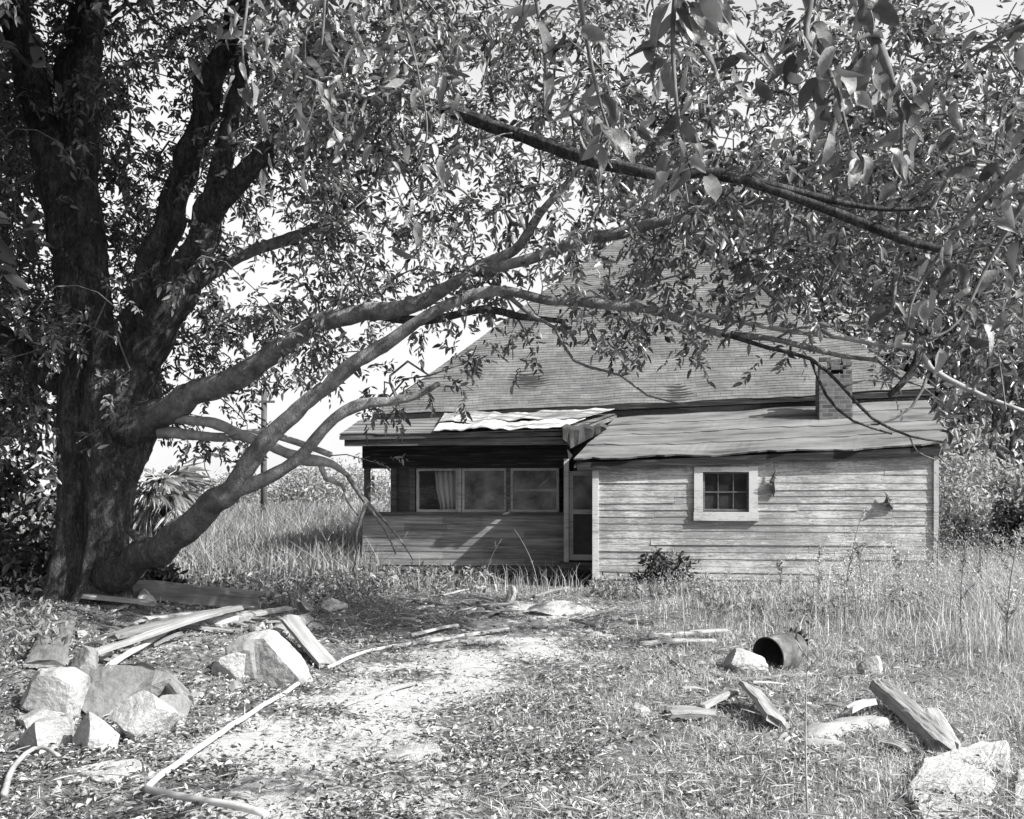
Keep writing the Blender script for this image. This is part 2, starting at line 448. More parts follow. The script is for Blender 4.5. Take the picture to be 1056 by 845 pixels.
def clapboards(name, mat, parent, o, d, nrml, L, z0, ztop, exposure, holes=(), ragged=0.01, seed=1, breaks=2):
    """lapped boards on a wall: o = start corner, d = unit direction along it, nrml = outward normal; ztop(u) = top of wall"""
    r = random.Random(seed); m = MB()
    d = Vector(d); nn = Vector(nrml); o = Vector(o)
    z = z0
    while z < max(ztop(0), ztop(L)) - 0.02:
        ex = exposure * r.uniform(0.88, 1.15)
        cuts = sorted([0.0, L] + [r.uniform(0.1, 0.9) * L for _ in range(r.randint(0, breaks))])
        segs = []
        for a, b in zip(cuts[:-1], cuts[1:]):
            if b - a < 0.15 and len(cuts) > 2 and a != 0 and b != L: b = b
            cur = [(a, b)]
            for (h0, h1, g0, g1) in holes:
                if z + ex > g0 + 0.01 and z < g1 - 0.01:
                    nxt = []
                    for p, q in cur:
                        if q <= h0 or p >= h1: nxt.append((p, q)); continue
                        if p < h0: nxt.append((p, h0))
                        if q > h1: nxt.append((h1, q))
                    cur = nxt
            segs += cur
        for a, b in segs:
            if b - a < 0.02: continue
            t1, t2 = r.uniform(-ragged, ragged), r.uniform(-ragged, ragged)
            out = r.uniform(0.009, 0.024)
            n = max(1, int((b - a) / 0.7))
            for i in range(n):
                ua, ub = a + (b - a) * i / n, a + (b - a) * (i + 1) / n
                if i == 0: ua += 0.002
                if i == n - 1: ub -= 0.002
                za, zb = z + t1 * (1 - i / n) + t2 * i / n, z + t1 * (1 - (i + 1) / n) + t2 * (i + 1) / n
                ta, tb = min(z + ex + 0.012, ztop(ua)), min(z + ex + 0.012, ztop(ub))
                if ta <= za + 0.01 or tb <= zb + 0.01: continue
                def q(u, zz, w): return tuple(o + d * u + nn * w + Vector((0, 0, zz)))
                m.hexa([q(ua, za, out), q(ub, zb, out), q(ub, zb, -0.012), q(ua, za, -0.012),
                        q(ua, ta, 0.006), q(ub, tb, 0.006), q(ub, tb, -0.012), q(ua, ta, -0.012)])
        z += ex
    # sheathing behind the boards
    s = 0.03
    return m.build(name, mat, parent)

def sheath(m, o, d, nrml, L, z0, ztop, holes=(), off=0.014, t=0.08):
    """solid wall core behind the boards, leaving the openings free"""
    d = Vector(d); nn = Vector(nrml); o = Vector(o)
    us = sorted({0.0, L} | {h[0] for h in holes} | {h[1] for h in holes})
    for a, b in zip(us[:-1], us[1:]):
        spans = [(z0, None)]
        for (h0, h1, g0, g1) in holes:
            if a >= h0 - 1e-6 and b <= h1 + 1e-6: spans = [(z0, g0), (g1, None)]
        for lo, hi in spans:
            ha, hb = (hi, hi) if hi is not None else (ztop(a), ztop(b))
            def q(u, zz, w): return tuple(o + d * u + nn * w + Vector((0, 0, zz)))
            m.hexa([q(a, lo, -off), q(b, lo, -off), q(b, lo, -off - t), q(a, lo, -off - t), q(a, ha, -off), q(b, hb, -off), q(b, hb, -off - t), q(a, ha, -off - t)])

# --- wing
WL = U(965, 0.0)
WD = 2.72                                             # depth of the wing up to the main wall
zeL, zeR = Z(482, 613, 0.0), Z(466, 965, 0.0)         # top of the front wall under the eave
def wtop(u): return zeL + (zeR - zeL) * u / WL
w0, w1 = U(725, 0), U(772, 0); wz0, wz1 = Z(527, 748, 0), Z(487, 748, 0)
hole = [(w0, w1, wz0, wz1)]
wing = clapboards('wing_wall', M['wall'], house, (0, 0, 0), (1, 0, 0), (0, -1, 0), WL, 0.06, wtop, 0.112, [(w0 - .02, w1 + .02, wz0 - .02, wz1 + .02)], 0.012, 3, 2)
m = MB(); sheath(m, (0, 0, 0), (1, 0, 0), (0, -1, 0), WL, 0.02, wtop, hole)
m.box((0.1, 0.1, wz0 - 0.2), (0.12, 2.0, wz0 - 0.15))
m.build('wall_core', M['void'], wing)
slopeW = 0.36
def wside(u): return lambda t: wtop(u) + slopeW * t - 0.05
clapboards('side_wall', M['wall'], house, (0.0, WD, 0), (0, -1, 0), (-1, 0, 0), WD, 0.06, lambda t: wtop(0) + slopeW * (WD - t) - .03, 0.142, (), 0.006, 5, 1)
clapboards('side_wall', M['wall'], house, (WL, 0, 0), (0, 1, 0), (1, 0, 0), WD, 0.06, lambda t: wtop(WL) + slopeW * t - .03, 0.142, (), 0.006, 6, 1)
m = MB(); m.box((-0.03, -0.045, 0.0), (0.075, 0.06, zeL + .02), 0.004); m.build('corner_board', M['trim'], house)
m = MB(); m.box((WL - 0.04, -0.045, 0.05), (WL + 0.035, 0.06, zeR + .02), 0.004); m.build('corner_board', M['trim_grey'], house)
# wing window
win = empty('window', (0, 0, 0)); win.parent = house
m = MB(); tw = 0.145
m.box((w0 - tw, -0.05, wz0 - 0.015), (w0 - 0.003, 0.01, wz1 + 0.09)); m.box((w1 + 0.003, -0.05, wz0 - 0.015), (w1 + tw, 0.01, wz1 + 0.10))
m.box((w0 - 0.003, -0.048, wz1 + 0.0), (w1 + 0.003, 0.01, wz1 + 0.085)); m.build('frame', M['trim'], win)
m = MB(); m.box((w0 - tw - .01, -0.065, wz0 - 0.165), (w1 + tw + .01, 0.01, wz0 - 0.018), 0.003); m.build('sill', M['trim'], win)
m = MB(); m.box((w0, 0.035, wz0), (w1, 0.041, wz1)); m.build('pane', M['glass'], win)
m = MB(); mw = 0.016
for i in (1, 2):
    x = w0 + (w1 - w0) * i / 3; m.box((x - mw / 2, 0.012, wz0 + .03), (x + mw / 2, 0.034, wz1 - .03))
zc = (wz0 + wz1) / 2 - 0.01
m.box((w0 + .03, 0.0135, zc - mw * .6), (w1 - .03, 0.0325, zc + mw * .6))
m.box((w0, 0.01, wz0), (w1, 0.0345, wz0 + .03)); m.box((w0, 0.01, wz1 - .03), (w1, 0.0345, wz1)); m.box((w0, 0.011, wz0 + .03), (w0 + .03, 0.0345, wz1 - .03)); m.box((w1 - .03, 0.011, wz0 + .03), (w1, 0.0345, wz1 - .03))
m.build('sash', M['darkwood'], win)
# dead sprig and hanging shred on the wall
def rag(name, px0, py0, px1, py1, mat):
    a = loc(px0, py0, -0.05); b = loc(px1, py1, -0.05); m = MB()
    pts = [(a[0] + (b[0] - a[0]) * t + 0.02 * math.sin(9 * t), -0.06 - 0.02 * math.sin(5 * t), a[1] + (b[1] - a[1]) * t) for t in np.linspace(0, 1, 7)]
    m.tube(pts, [0.008, 0.012, 0.03, 0.05, 0.045, 0.03, 0.01], 7, rough=0.5)
    for k in range(5):
        c = Vector(pts[3]) + Vector((random.uniform(-.03, .03), -0.03, random.uniform(-.08, .08)))
        m.tube([c, c + Vector((random.uniform(-.1, .1), -.01, random.uniform(-.1, .08)))], [0.012, 0.004], 5)
    m.build(name, mat, house)
rag('withered_sprig', 799, 481, 797, 512, M['darkwood'])
rag('withered_sprig', 912, 508, 920, 526, M['darkwood'])

# --- roofs
def roof_course(m, A, B, C, D, n, lift=0.014, div=14, sag=0.02, seed=0.0, jit=0.004):
    """lapped courses over the quad A B (eave, left to right) C D (top, right to left)"""
    A, B, C, D = map(Vector, (A, B, C, D))
    nm = (B - A).cross(D - A).normalized()
    for i in range(n):
        t0, t1 = i / n, min(1.0, (i + 1.12) / n)
        l0, r0, l1, r1 = A.lerp(D, t0), B.lerp(C, t0), A.lerp(D, t1), B.lerp(C, t1)
        k = len(m.v); w = (r0 - l0).length
        dv = max(2, int(div * w / max((B - A).length, .1)))
        wob = random.uniform(-1, 1)
        for j in range(dv + 1):
            s = j / dv
            p, q = l0.lerp(r0, s), l1.lerp(r1, s)
            sg = Vector((0, 0, -sag * .5 * math.sin(math.pi * s) * (1 - t0) + sag * 0.7 * mnoise.noise(p * 1.1 + Vector((seed, 0, 0)))))
            sg2 = Vector((0, 0, -sag * .5 * math.sin(math.pi * s) * (1 - t1) + sag * 0.7 * mnoise.noise(q * 1.1 + Vector((seed, 0, 0)))))
            e = random.uniform(-jit, jit) * 2
            dn = (A - D).normalized()
            m.v += [tuple(p + nm * lift + dn * e + sg), tuple(q + nm * 0.001 + sg2), tuple(p + nm * 0.0005 + dn * e + sg - nm * .012)]
        for j in range(dv):
            a = k + 3 * j
            m.f += [(a, a + 3, a + 4, a + 1), (a + 2, a + 5, a + 3, a)]

EV = -0.12
uE0 = U(592, EV); uE1 = U(981, EV)
zE0, zE1 = Z(474, 592, EV), Z(457, 981, EV)
vT = 2.55
uT0 = U(636, vT); uT1 = U(955, vT)
zT0, zT1 = Z(430, 636, vT), Z(411, 955, vT)
vM = 1.05; uM = U(624, vM); zM = zE0 + (zT0 - zE0) * (vM - EV) / (vT - EV)
A_, B_, C_, D_ = (uE0, EV, zE0), (uE1, EV, zE1), (uT1, vT, zT1), (uT0, vT, zT0)
m = MB(); roof_course(m, A_, B_, C_, D_, 4, 0.016, 40, 0.055, 2.0, 0.022)
wroof = m.build('wing_roof', M['felt'], house)
m = MB(); m.slab([(x, y + (.03 if y < 0 else 0), z - 0.09) for x, y, z in (A_, B_, C_, D_)], 0.05); m.build('decking', M['darkwood'], wroof)
m = MB()
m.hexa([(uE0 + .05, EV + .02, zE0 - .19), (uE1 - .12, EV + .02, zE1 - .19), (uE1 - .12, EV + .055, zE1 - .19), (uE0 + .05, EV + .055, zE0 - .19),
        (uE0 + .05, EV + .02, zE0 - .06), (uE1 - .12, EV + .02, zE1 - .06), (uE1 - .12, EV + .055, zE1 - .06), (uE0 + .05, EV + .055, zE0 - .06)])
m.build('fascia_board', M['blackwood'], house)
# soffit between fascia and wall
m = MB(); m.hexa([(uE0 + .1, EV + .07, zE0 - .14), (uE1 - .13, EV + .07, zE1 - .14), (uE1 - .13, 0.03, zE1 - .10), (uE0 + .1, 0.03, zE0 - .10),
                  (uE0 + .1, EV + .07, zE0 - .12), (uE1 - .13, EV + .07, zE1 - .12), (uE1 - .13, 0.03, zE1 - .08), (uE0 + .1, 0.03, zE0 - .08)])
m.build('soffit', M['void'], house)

# main body
vW = WD; vF = 2.42
uL, uR = U(405, vW), U(952, vW)
aL, aR = U(384, vF), U(964, vF); zL, zR = Z(428, 384, vF), Z(401, 964, vF)
depth = aR - aL
uAp = (aL + aR) / 2; vAp = vF + depth / 2
# apex: on the centre line, height from its row in the photograph
kY = HO.y + HS * uAp + HC * vAp
zAp = CAMZ - (226 - HY) / F * kY
zm = lambda u: zL + (zR - zL) * (u - aL) / (aR - aL)
vB = vF + depth
corners = [(aL, vF, zL), (aR, vF, zR), (aR, vB, zR), (aL, vB, zL)]
ap = (uAp, vAp, zAp); ridge = 0.25
m = MB()
for i in range(4):
    a, b = corners[i], corners[(i + 1) % 4]
    A = Vector(a); B = Vector(b); Pp = Vector(ap)
    C = Pp + (B - A).normalized() * 0.05; D = Pp - (B - A).normalized() * 0.05
    roof_course(m, A, B, C, D, 86 if i == 0 else 40, 0.009, 40, 0.05, 5.0 + i, 0.009)
mroof = m.build('main_roof', M['shingle'], house)
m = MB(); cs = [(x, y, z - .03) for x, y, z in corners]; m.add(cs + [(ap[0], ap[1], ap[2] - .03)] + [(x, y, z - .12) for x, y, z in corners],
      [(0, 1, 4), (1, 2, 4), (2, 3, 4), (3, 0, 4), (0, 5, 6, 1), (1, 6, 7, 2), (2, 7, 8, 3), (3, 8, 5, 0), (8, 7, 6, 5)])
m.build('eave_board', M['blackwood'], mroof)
hz = lambda u: zm(u) - 0.1
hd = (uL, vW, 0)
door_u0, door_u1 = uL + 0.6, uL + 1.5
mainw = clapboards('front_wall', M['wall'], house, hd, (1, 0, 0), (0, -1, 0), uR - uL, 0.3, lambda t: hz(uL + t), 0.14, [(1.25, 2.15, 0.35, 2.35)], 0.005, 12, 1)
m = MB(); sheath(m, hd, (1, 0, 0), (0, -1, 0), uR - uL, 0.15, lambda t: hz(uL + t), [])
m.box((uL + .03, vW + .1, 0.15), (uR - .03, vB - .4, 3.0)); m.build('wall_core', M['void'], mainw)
clapboards('side_wall', M['wall'], house, (uL, vB - .35, 0), (0, -1, 0), (-1, 0, 0), vB - .35 - vW, 0.3, lambda t: zL - .1, 0.14, (), 0.005, 13, 1)
clapboards('side_wall', M['wall'], house, (uR, vW, 0), (0, 1, 0), (1, 0, 0), vB - .35 - vW, 0.3, lambda t: zR - .1, 0.14, (), 0.005, 14, 1)
m = MB(); m.box((uL - .03, vW - .05, .25), (uL + .09, vW + .07, hz(uL))); m.build('corner_board', M['trim_grey'], house)

# --- porch
vP = 1.3
pL, pR = U(374, vP), U(583, vP)
zF = Z(583, 480, vP); zS = Z(529, 480, vP); zH = Z(483, 480, vP)
vE = 0.62
eL, eR = U(350, vE), U(592, vE); zpe = Z(446, 470, vE)
tL, tR = U(372, vF + .05), U(636, vF + .05); zpt = Z(431, 470, vF + .05)
m = MB()
pa = [(eL, vE, zpe - .02), (eR, vE, zpe + .03), (tR, vF + .05, zpt + .05), (tL, vF + .05, zpt - .02)]
roof_course(m, *pa, 5, 0.012, 18, 0.03, 9.0, 0.012)
proof = m.build('porch_roof', M['felt'], house)
m = MB(); m.slab([(x, y, z - .03) for x, y, z in pa], 0.07); m.build('decking', M['darkwood'], proof)
# pale metal sheets over the right half
mL = U(448, vE); mR = U(581, vE); mT0, mT1 = U(462, vF), U(634, vF)
m = MB()
def prow(u0, u1, w0_, w1_, t0, t1, lift, n=44):
    k = len(m.v)
    for j in range(n + 1):
        s = j / n
        for (t, ua, ub) in ((t0, u0, u1), (t1, w0_, w1_)):
            u = ua + (ub - ua) * s
            v = vE - .03 + (vF + .02 - vE) * t
            ft = (u - eL) / (eR - eL)
            z = (zpe - .02 + .05 * ft) * (1 - t) + (zpt + .07 * ft - .02) * t + lift + 0.06 * mnoise.noise(Vector((u * 2.3, t * 3, lift * 30))) + .03 * mnoise.noise(Vector((u * 7, t * 9, lift)))
            m.v.append((u, v, z + 0.012)); m.v.append((u, v, z))
    for j in range(n):
        a = k + 4 * j
        m.f += [(a, a + 4, a + 6, a + 2), (a + 1, a + 3, a + 7, a + 5), (a, a + 1, a + 5, a + 4), (a + 2, a + 6, a + 7, a + 3)]
    m.f += [(k, k + 2, k + 3, k + 1), (k + 4 * n, k + 4 * n + 1, k + 4 * n + 3, k + 4 * n + 2)]
def ulerp(t, a, b): return a + (b - a) * t
prow(mL, mR, ulerp(.42, mL, mT0), ulerp(.42, mR, mT1), -0.03, 0.36, 0.06)
m.build('metal_sheet', M['metal'], proof)
m = MB()
prow(ulerp(.4, mL, mT0), ulerp(.4, mR, mT1), ulerp(1, mL, mT0) - .05, mT1, 0.38, 0.97, 0.075)
m.build('metal_sheet', M['metal_grey'], proof)
# black rumpled sheet: painted shade for the porch roof's shadowed open end
m = MB()
f0, f1 = U(581, vE), U(627, vM); k = len(m.v); n = 12
fz0 = zpe + .06; fz1 = Z(440, 625, vM)
for j in range(n + 1):
    s = j / n
    u = f0 + (f1 - f0) * s; v = vE - .06 + (vM - vE) * s
    top = fz0 + (fz1 - fz0) * s + 0.03 * math.sin(s * 17)
    bot = (Z(467, 592, vE) * (1 - s) + (fz1 - .05) * s)
    if s < .12: bot = top - .2 - s * 1.0
    m.v += [(u, v - .05, top + .035), (u + .03 * math.sin(s * 23), v - .08, top - .03), (u, v - 0.02 + .02 * math.sin(s * 31), bot), (u, v + .4, top + .03)]
for j in range(n):
    a = k + 4 * j
    m.f += [(a + 1, a + 5, a + 4, a), (a + 2, a + 6, a + 5, a + 1), (a, a + 4, a + 7, a + 3)]
m.build('felt_flap', M['tar'], proof)
# fascia, header, wall
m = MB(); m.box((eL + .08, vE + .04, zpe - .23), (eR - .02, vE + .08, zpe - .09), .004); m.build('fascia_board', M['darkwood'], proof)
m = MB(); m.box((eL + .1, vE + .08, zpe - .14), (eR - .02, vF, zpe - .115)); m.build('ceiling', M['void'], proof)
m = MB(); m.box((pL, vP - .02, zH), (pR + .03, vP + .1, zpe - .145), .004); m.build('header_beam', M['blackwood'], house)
clapboards('porch_wall', M['porchwood'], house, (pL, vP, 0), (1, 0, 0), (0, -1, 0), pR - pL, zF, lambda t: zS - .03, 0.128, (), 0.012, 21, 1)
m = MB(); m.box((pL, vP + .012, zF), (pR, vP + .06, zS - .03)); m.box((pL + .02, vP + .07, zF - .2), (pR + .6, vW - .08, zF + .02)); m.box((pL + .01, vP - .01, zF - .1), (pR + .55, vP + .06, zF - .012), .004)
m.build('porch_floor', M['darkwood'], house)
m = MB(); m.box((pL - .02, vP - .05, zS - .03), (pR, vP + .11, zS + .012), .003); m.build('sill_board', M['darkwood'], house)
clapboards('porch_end_wall', M['darkwood'], house, (pL, vW - .1, 0), (0, -1, 0), (-1, 0, 0), vW - .1 - vP, zF, lambda t: zS - .03, 0.128, (), 0.012, 22, 0)
def post(px, w, mat, v=vP, z0=None, z1=None):
    u = U(px, v); m = MB(); m.box((u - w / 2, v + .0, zS + .012 if z0 is None else z0), (u + w / 2, v + w, zH if z1 is None else z1), .003)
    return m.build('porch_post', mat, house)
post(378, 0.1, M['darkwood'], z0=0.05, z1=zpe - .145); post(425, 0.1, M['darkwood']); post(474, 0.06, M['trim_grey']); post(524, 0.07, M['darkwood'])
for (px, v) in ((378, vP + .1), (470, vP + .1), (540, vP + .1), (400, vW - .3), (520, vW - .3)):
    m = MB(); u = U(px, v); m.box((u - .18, v - .15, -.15), (u + .18, v + .2, zF - .2), .01)
    m.build('pier', M['stone_dark'], house)
# glazing along the front of the porch
def porch_window(a, b, style):
    w = empty('porch_window', (0, 0, 0)); w.parent = house
    u0, u1 = U(a, vP) + .04, U(b, vP) - .03; z0, z1 = zS + .014, zH - .002
    m = MB(); fw = .045; fr = M['trim_grey']
    m.box((u0, vP + .02, z0), (u0 + fw, vP + .055, z1)); m.box((u1 - fw, vP + .02, z0), (u1, vP + .055, z1))
    m.box((u0 + fw, vP + .021, z0), (u1 - fw, vP + .054, z0 + fw)); m.box((u0 + fw, vP + .021, z1 - fw), (u1 - fw, vP + .054, z1))
    if style == 'sash':
        zc = z0 + (z1 - z0) * .5; m.box((u0 + fw, vP + .018, zc - .025), (u1 - fw, vP + .05, zc + .025))
    m.build('frame', fr, w)
    if style == 'sash':
        for lo, hi, dv in ((z0 + fw, zc - .025, .036), (zc + .025, z1 - fw, .042)):
            p = MB(); p.box((u0 + fw, vP + dv, lo), (u1 - fw, vP + dv + .004, hi)); p.build('pane', M['screen'], w)
    elif style == 'screen':
        p = MB(); p.box((u0 + fw, vP + .036, z0 + fw), (u1 - fw, vP + .04, z1 - fw)); p.build('screen', M['screen'], w)
    else:                                              # torn curtain hanging behind an empty frame
        p = MB(); n = 14; k = 0
        c0, c1 = u0 + (u1 - u0) * .42, u1 - .02
        for j in range(n + 1):
            s = j / n
            x = c0 + (c1 - c0) * s; xb = c0 + .12 + (c1 - c0 - .12) * s
            y = vP + .1 + .025 * math.sin(s * 26)
            p.v += [(x, y, z1 - .01), (ulerp(.5, x, xb) - .03 * (1 - s), y + .01, (z0 + z1) / 2), (xb, y, z0 + .01)]
        for j in range(n):
            a_ = 3 * j; p.f += [(a_ + 1, a_ + 4, a_ + 3, a_), (a_ + 2, a_ + 5, a_ + 4, a_ + 1)]
        o = p.build('curtain', M['cloth'], w, True); tag(o, 'limp pale curtain drawn aside in a porch opening')
        sm = o.modifiers.new('t', 'SOLIDIFY'); sm.thickness = .006
    return w
porch_window(427, 474, 'curtain'); porch_window(474, 524, 'screen'); porch_window(524, 578, 'sash')
# screen door between porch and wing
dr = empty('screen_door', (0, 0, 0)); dr.parent = house
vD = 1.02
d0, d1 = U(584, vD), U(609, vD) + .5; dz0, dz1 = Z(578, 596, vD), Z(486, 596, vD)
dm = Z(528, 596, vD)
m = MB()
m.box((d0 + .05, vD + .02, dz0), (d0 + .12, vD + .05, dz1)); m.box((d1 - .09, vD + .02, dz0), (d1, vD + .05, dz1))
m.box((d0 + .12, vD + .021, dz0), (d1 - .09, vD + .049, dz0 + .1)); m.box((d0 + .12, vD + .021, dm - .04), (d1 - .09, vD + .049, dm + .04)); m.box((d0 + .12, vD + .021, dz1 - .08), (d1 - .09, vD + .049, dz1))
m.build('frame', M['trim_grey'], dr)
m = MB(); m.box((d0 - .04, vD - .03, dz0 - .03), (d0 + .045, vD + .06, dz1 + .22), .003); m.build('jamb', M['trim'], dr)
m = MB(); m.box((d0 + .12, vD + .033, dz0 + .1), (d1 - .09, vD + .037, dm - .04)); m.build('screen', M['glass'], dr)
m = MB(); m.box((d0 + .12, vD + .033, dm + .04), (d1 - .09, vD + .037, dz1 - .08)); m.build('screen', M['screen'], dr)
m = MB(); m.box((d0 - .1, vD - .12, dz0 - .16), (d1, vD + .3, dz0 - .034), .004); m.build('threshold', M['darkwood'], dr)
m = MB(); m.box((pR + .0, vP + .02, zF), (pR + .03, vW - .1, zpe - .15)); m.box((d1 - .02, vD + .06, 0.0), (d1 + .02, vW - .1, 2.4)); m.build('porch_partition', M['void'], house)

# --- chimney on the wing roof
vC = 1.55
c0, c1 = U(845, vC), U(879, vC); cz0 = Z(446, 860, vC) - .25; czt = Z(364, 860, vC)
ch = MB(); r = random.Random(4)
rows = int((czt - cz0) / .075)
for i in range(rows):
    z = cz0 + i * .075; last = rows - i
    for side in range(4):
        pass
    if last > 5:
        ch.box((c0, vC, z), (c1, vC + .5, z + .0745), .002)
    else:                                            # ragged broken top: loose bricks with gaps
        x = c0
        while x < c1 - .05:
            w = min(.2, c1 - x)
            for y in (vC, vC + .12, vC + .25, vC + .38):
                if r.random() < (last / 6.5) ** .7 * (1.05 if x > c0 + .05 else .9):
                    ch.box((x + .004, y + .004, z + .001), (x + w - .004, y + .116, z + .0735), .004)
            x += w
chim = ch.build('chimney', M['brick'], house)
m = MB(); m.box((c0 - .06, vC - .1, cz0 + .17), (c1 + .07, vC - .012, cz0 + .27), .01); m.box((c1 + .008, vC - .02, cz0 + .1), (c1 + .05, vC + .5, cz0 + .36), .01)
m.build('flashing', M['trim_grey'], chim)

# ------------------------------------------------------------------ the pecan tree
pecan = empty('pecan_tree', (P(97, 640, 13.8).x, 13.8, 0))
tag(pecan, 'massive old many-stemmed pecan tree reaching long dark limbs across the yard', 'tree')
pinv = Vector(pecan.location)
NODES = []                                            # skeleton points that twigs can start from
def limb(ctrl, name='limb', k=18, rough=0.15, mat='bark', step=0.16, nodes=True, parent=pecan, org=None):
    sunlit_pale = {'limb': (.2, 1.0), 'limb_slow': (.4, 3.2), 'limb_all': (-1, .5)}.get(mat); mat = 'bark' if sunlit_pale else mat
    """ctrl rows: photo column, row, distance, width in pixels"""
    org = pinv if org is None else org
    rows = [list(P(a, b, Y)) + [w / 2 / F * Y * (.8 if w > 12 else 1)] for a, b, Y, w in ctrl]
    big = max(r_[3] for r_ in rows) > .08
    if big: k = 34; step = .08
    s = spline(rows, step)
    if nodes: NODES.append(s[:, :3].copy())
    m = MB()
    sd = random.uniform(0, 50)
    wob = [Vector((mnoise.noise(Vector((i * step * 2.2, sd, 0))), mnoise.noise(Vector((i * step * 2.2, sd, 7))), mnoise.noise(Vector((i * step * 2.2, sd, 13))))) for i in range(len(s))]
    m.tube([Vector(r[:3]) - org + wob[i] * (0.55 * max(r[3], .01)) for i, r in enumerate(s)], [max(r[3], .004) * (1 + .16 * mnoise.noise(Vector((i * step * 3, sd, 21))) + .22 * max(0, mnoise.noise(Vector((i * step * 5.6, sd, 33))) - .25)) for i, r in enumerate(s)], k, True, rough, sd)
    nv0 = len(m.v); rk = random.Random(int(sd * 100))
    for i in range(4, len(s) - 3):
        if s[i][3] > .05 and rk.random() < .05:
            p = Vector(s[i][:3]) - org; d = Vector((rk.gauss(0, 1), rk.gauss(0, 1), rk.gauss(.3, .8))).normalized(); q = s[i][3]
            m.tube([p, p + d * q * 1.1, p + d * q * rk.uniform(1.3, 2.4)], [q * .5, q * .38, q * .26], 8, True, .2, sd)
    o = m.build(name, M[mat], parent, True)
    if sunlit_pale:                                         # paler young bark away from the trunk, with sunlight put into its colour
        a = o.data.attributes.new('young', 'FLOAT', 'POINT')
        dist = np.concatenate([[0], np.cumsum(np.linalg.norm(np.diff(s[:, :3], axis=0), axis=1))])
        a.data.foreach_set('value', np.concatenate([np.repeat(np.clip((dist - sunlit_pale[0]) / sunlit_pale[1], 0, 1), k), np.full(len(m.v) - nv0, .3)]).astype(np.float32))
    return o
# trunk: two fused stems
def trunk():
    m = MB()
    for ctrl in ([(100, 676, 13.75, 130), (102, 645, 13.75, 96), (105, 610, 13.75, 66), (108, 565, 13.75, 50), (113, 500, 13.75, 54), (122, 440, 13.75, 82), (124, 395, 13.75, 80), (122, 340, 13.8, 62)],
                 [(70, 676, 13.9, 100), (71, 640, 13.9, 70), (74, 600, 13.9, 46), (75, 545, 13.9, 38), (82, 470, 13.9, 46), (88, 410, 13.9, 56), (90, 350, 13.95, 60), (84, 280, 14.0, 56), (78, 200, 14.0, 50)],
                 [(34, 676, 13.7, 40), (48, 640, 13.75, 36), (62, 600, 13.8, 32), (70, 550, 13.85, 22)],
                 [(136, 676, 13.5, 36), (122, 640, 13.6, 36), (114, 604, 13.7, 36), (110, 550, 13.75, 30)]):
        rows = [list(P(a, b, Y)) + [w / 2 / F * Y * .9] for a, b, Y, w in ctrl]
        s = spline(rows, .06)
        m.tube([Vector(r[:3]) - pinv for r in s], [r[3] for r in s], 60, True, 0.17, random.uniform(0, 50))
        NODES.append(s[s[:, 2] > 3.0][:, :3].copy())
    return m.build('trunk', M['bark'], pecan, True)
trunk()
limb([(84, 290, 14.0, 56), (66, 215, 14.0, 50), (48, 140, 14.0, 44), (26, 60, 13.9, 38), (6, -20, 13.8, 34), (-20, -120, 13.6, 24)])
limb([(84, 250, 14.0, 50), (80, 150, 14.1, 46), (86, 60, 14.2, 42), (96, -30, 14.3, 36), (110, -140, 14.4, 24)])
limb([(118, 390, 13.8, 62), (142, 330, 13.7, 46), (164, 262, 13.6, 38), (186, 190, 13.5, 32), (205, 120, 13.4, 34), (232, 50, 13.2, 30), (262, -30, 13.0, 26), (290, -120, 12.8, 18)])
limb([(130, 400, 13.6, 54), (166, 340, 13.4, 46), (196, 275, 13.2, 42), (222, 215, 13.0, 36), (262, 168, 12.7, 25), (310, 122, 12.2, 20), (372, 100, 11.6, 18), (440, 110, 11.0, 18), (520, 132, 10.4, 17),
      (592, 160, 9.9, 17), (660, 178, 9.6, 15), (735, 178, 9.4, 13), (800, 196, 9.3, 13), (866, 220, 9.2, 11), (930, 246, 9.1, 10), (985, 262, 9.0, 7)])
limb([(222, 215, 13.0, 30), (236, 140, 13.1, 24), (247, 70, 13.1, 20), (252, 10, 13.1, 18), (262, -90, 13.1, 12)])
limb([(128, 446, 13.6, 60), (165, 424, 13.4, 38), (215, 402, 13.1, 30), (262, 380, 12.8, 27), (296, 352, 12.6, 25), (335, 332, 12.4, 23), (380, 322, 12.2, 22), (425, 315, 12.0, 20), (462, 296, 11.9, 17), (496, 274, 11.8, 14),
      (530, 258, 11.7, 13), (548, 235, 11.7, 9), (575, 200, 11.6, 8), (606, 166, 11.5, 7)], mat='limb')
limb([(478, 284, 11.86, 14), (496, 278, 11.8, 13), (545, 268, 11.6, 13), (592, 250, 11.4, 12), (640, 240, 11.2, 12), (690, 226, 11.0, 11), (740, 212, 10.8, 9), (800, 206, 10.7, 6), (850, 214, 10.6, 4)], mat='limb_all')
limb([(112, 600, 13.6, 44), (150, 574, 13.2, 38), (186, 548, 12.8, 36), (218, 522, 12.5, 33), (242, 500, 12.3, 29), (262, 470, 12.2, 24), (290, 438, 12.0, 21), (330, 404, 11.9, 20), (368, 374, 11.8, 19), (410, 346, 11.7, 17), (448, 322, 11.6, 14), (486, 304, 11.6, 12),
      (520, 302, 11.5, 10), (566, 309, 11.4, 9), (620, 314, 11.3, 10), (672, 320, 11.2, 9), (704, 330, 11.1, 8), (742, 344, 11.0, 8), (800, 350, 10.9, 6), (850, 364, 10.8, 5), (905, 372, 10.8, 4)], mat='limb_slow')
limb([(226, 512, 12.45, 22), (246, 504, 12.32, 21), (272, 494, 12.2, 17), (300, 478, 12.1, 15), (322, 456, 12.0, 15), (345, 430, 11.9, 14), (372, 418, 11.9, 12), (400, 414, 11.9, 9), (428, 408, 11.9, 8), (452, 396, 11.8, 5)], mat='limb_all')
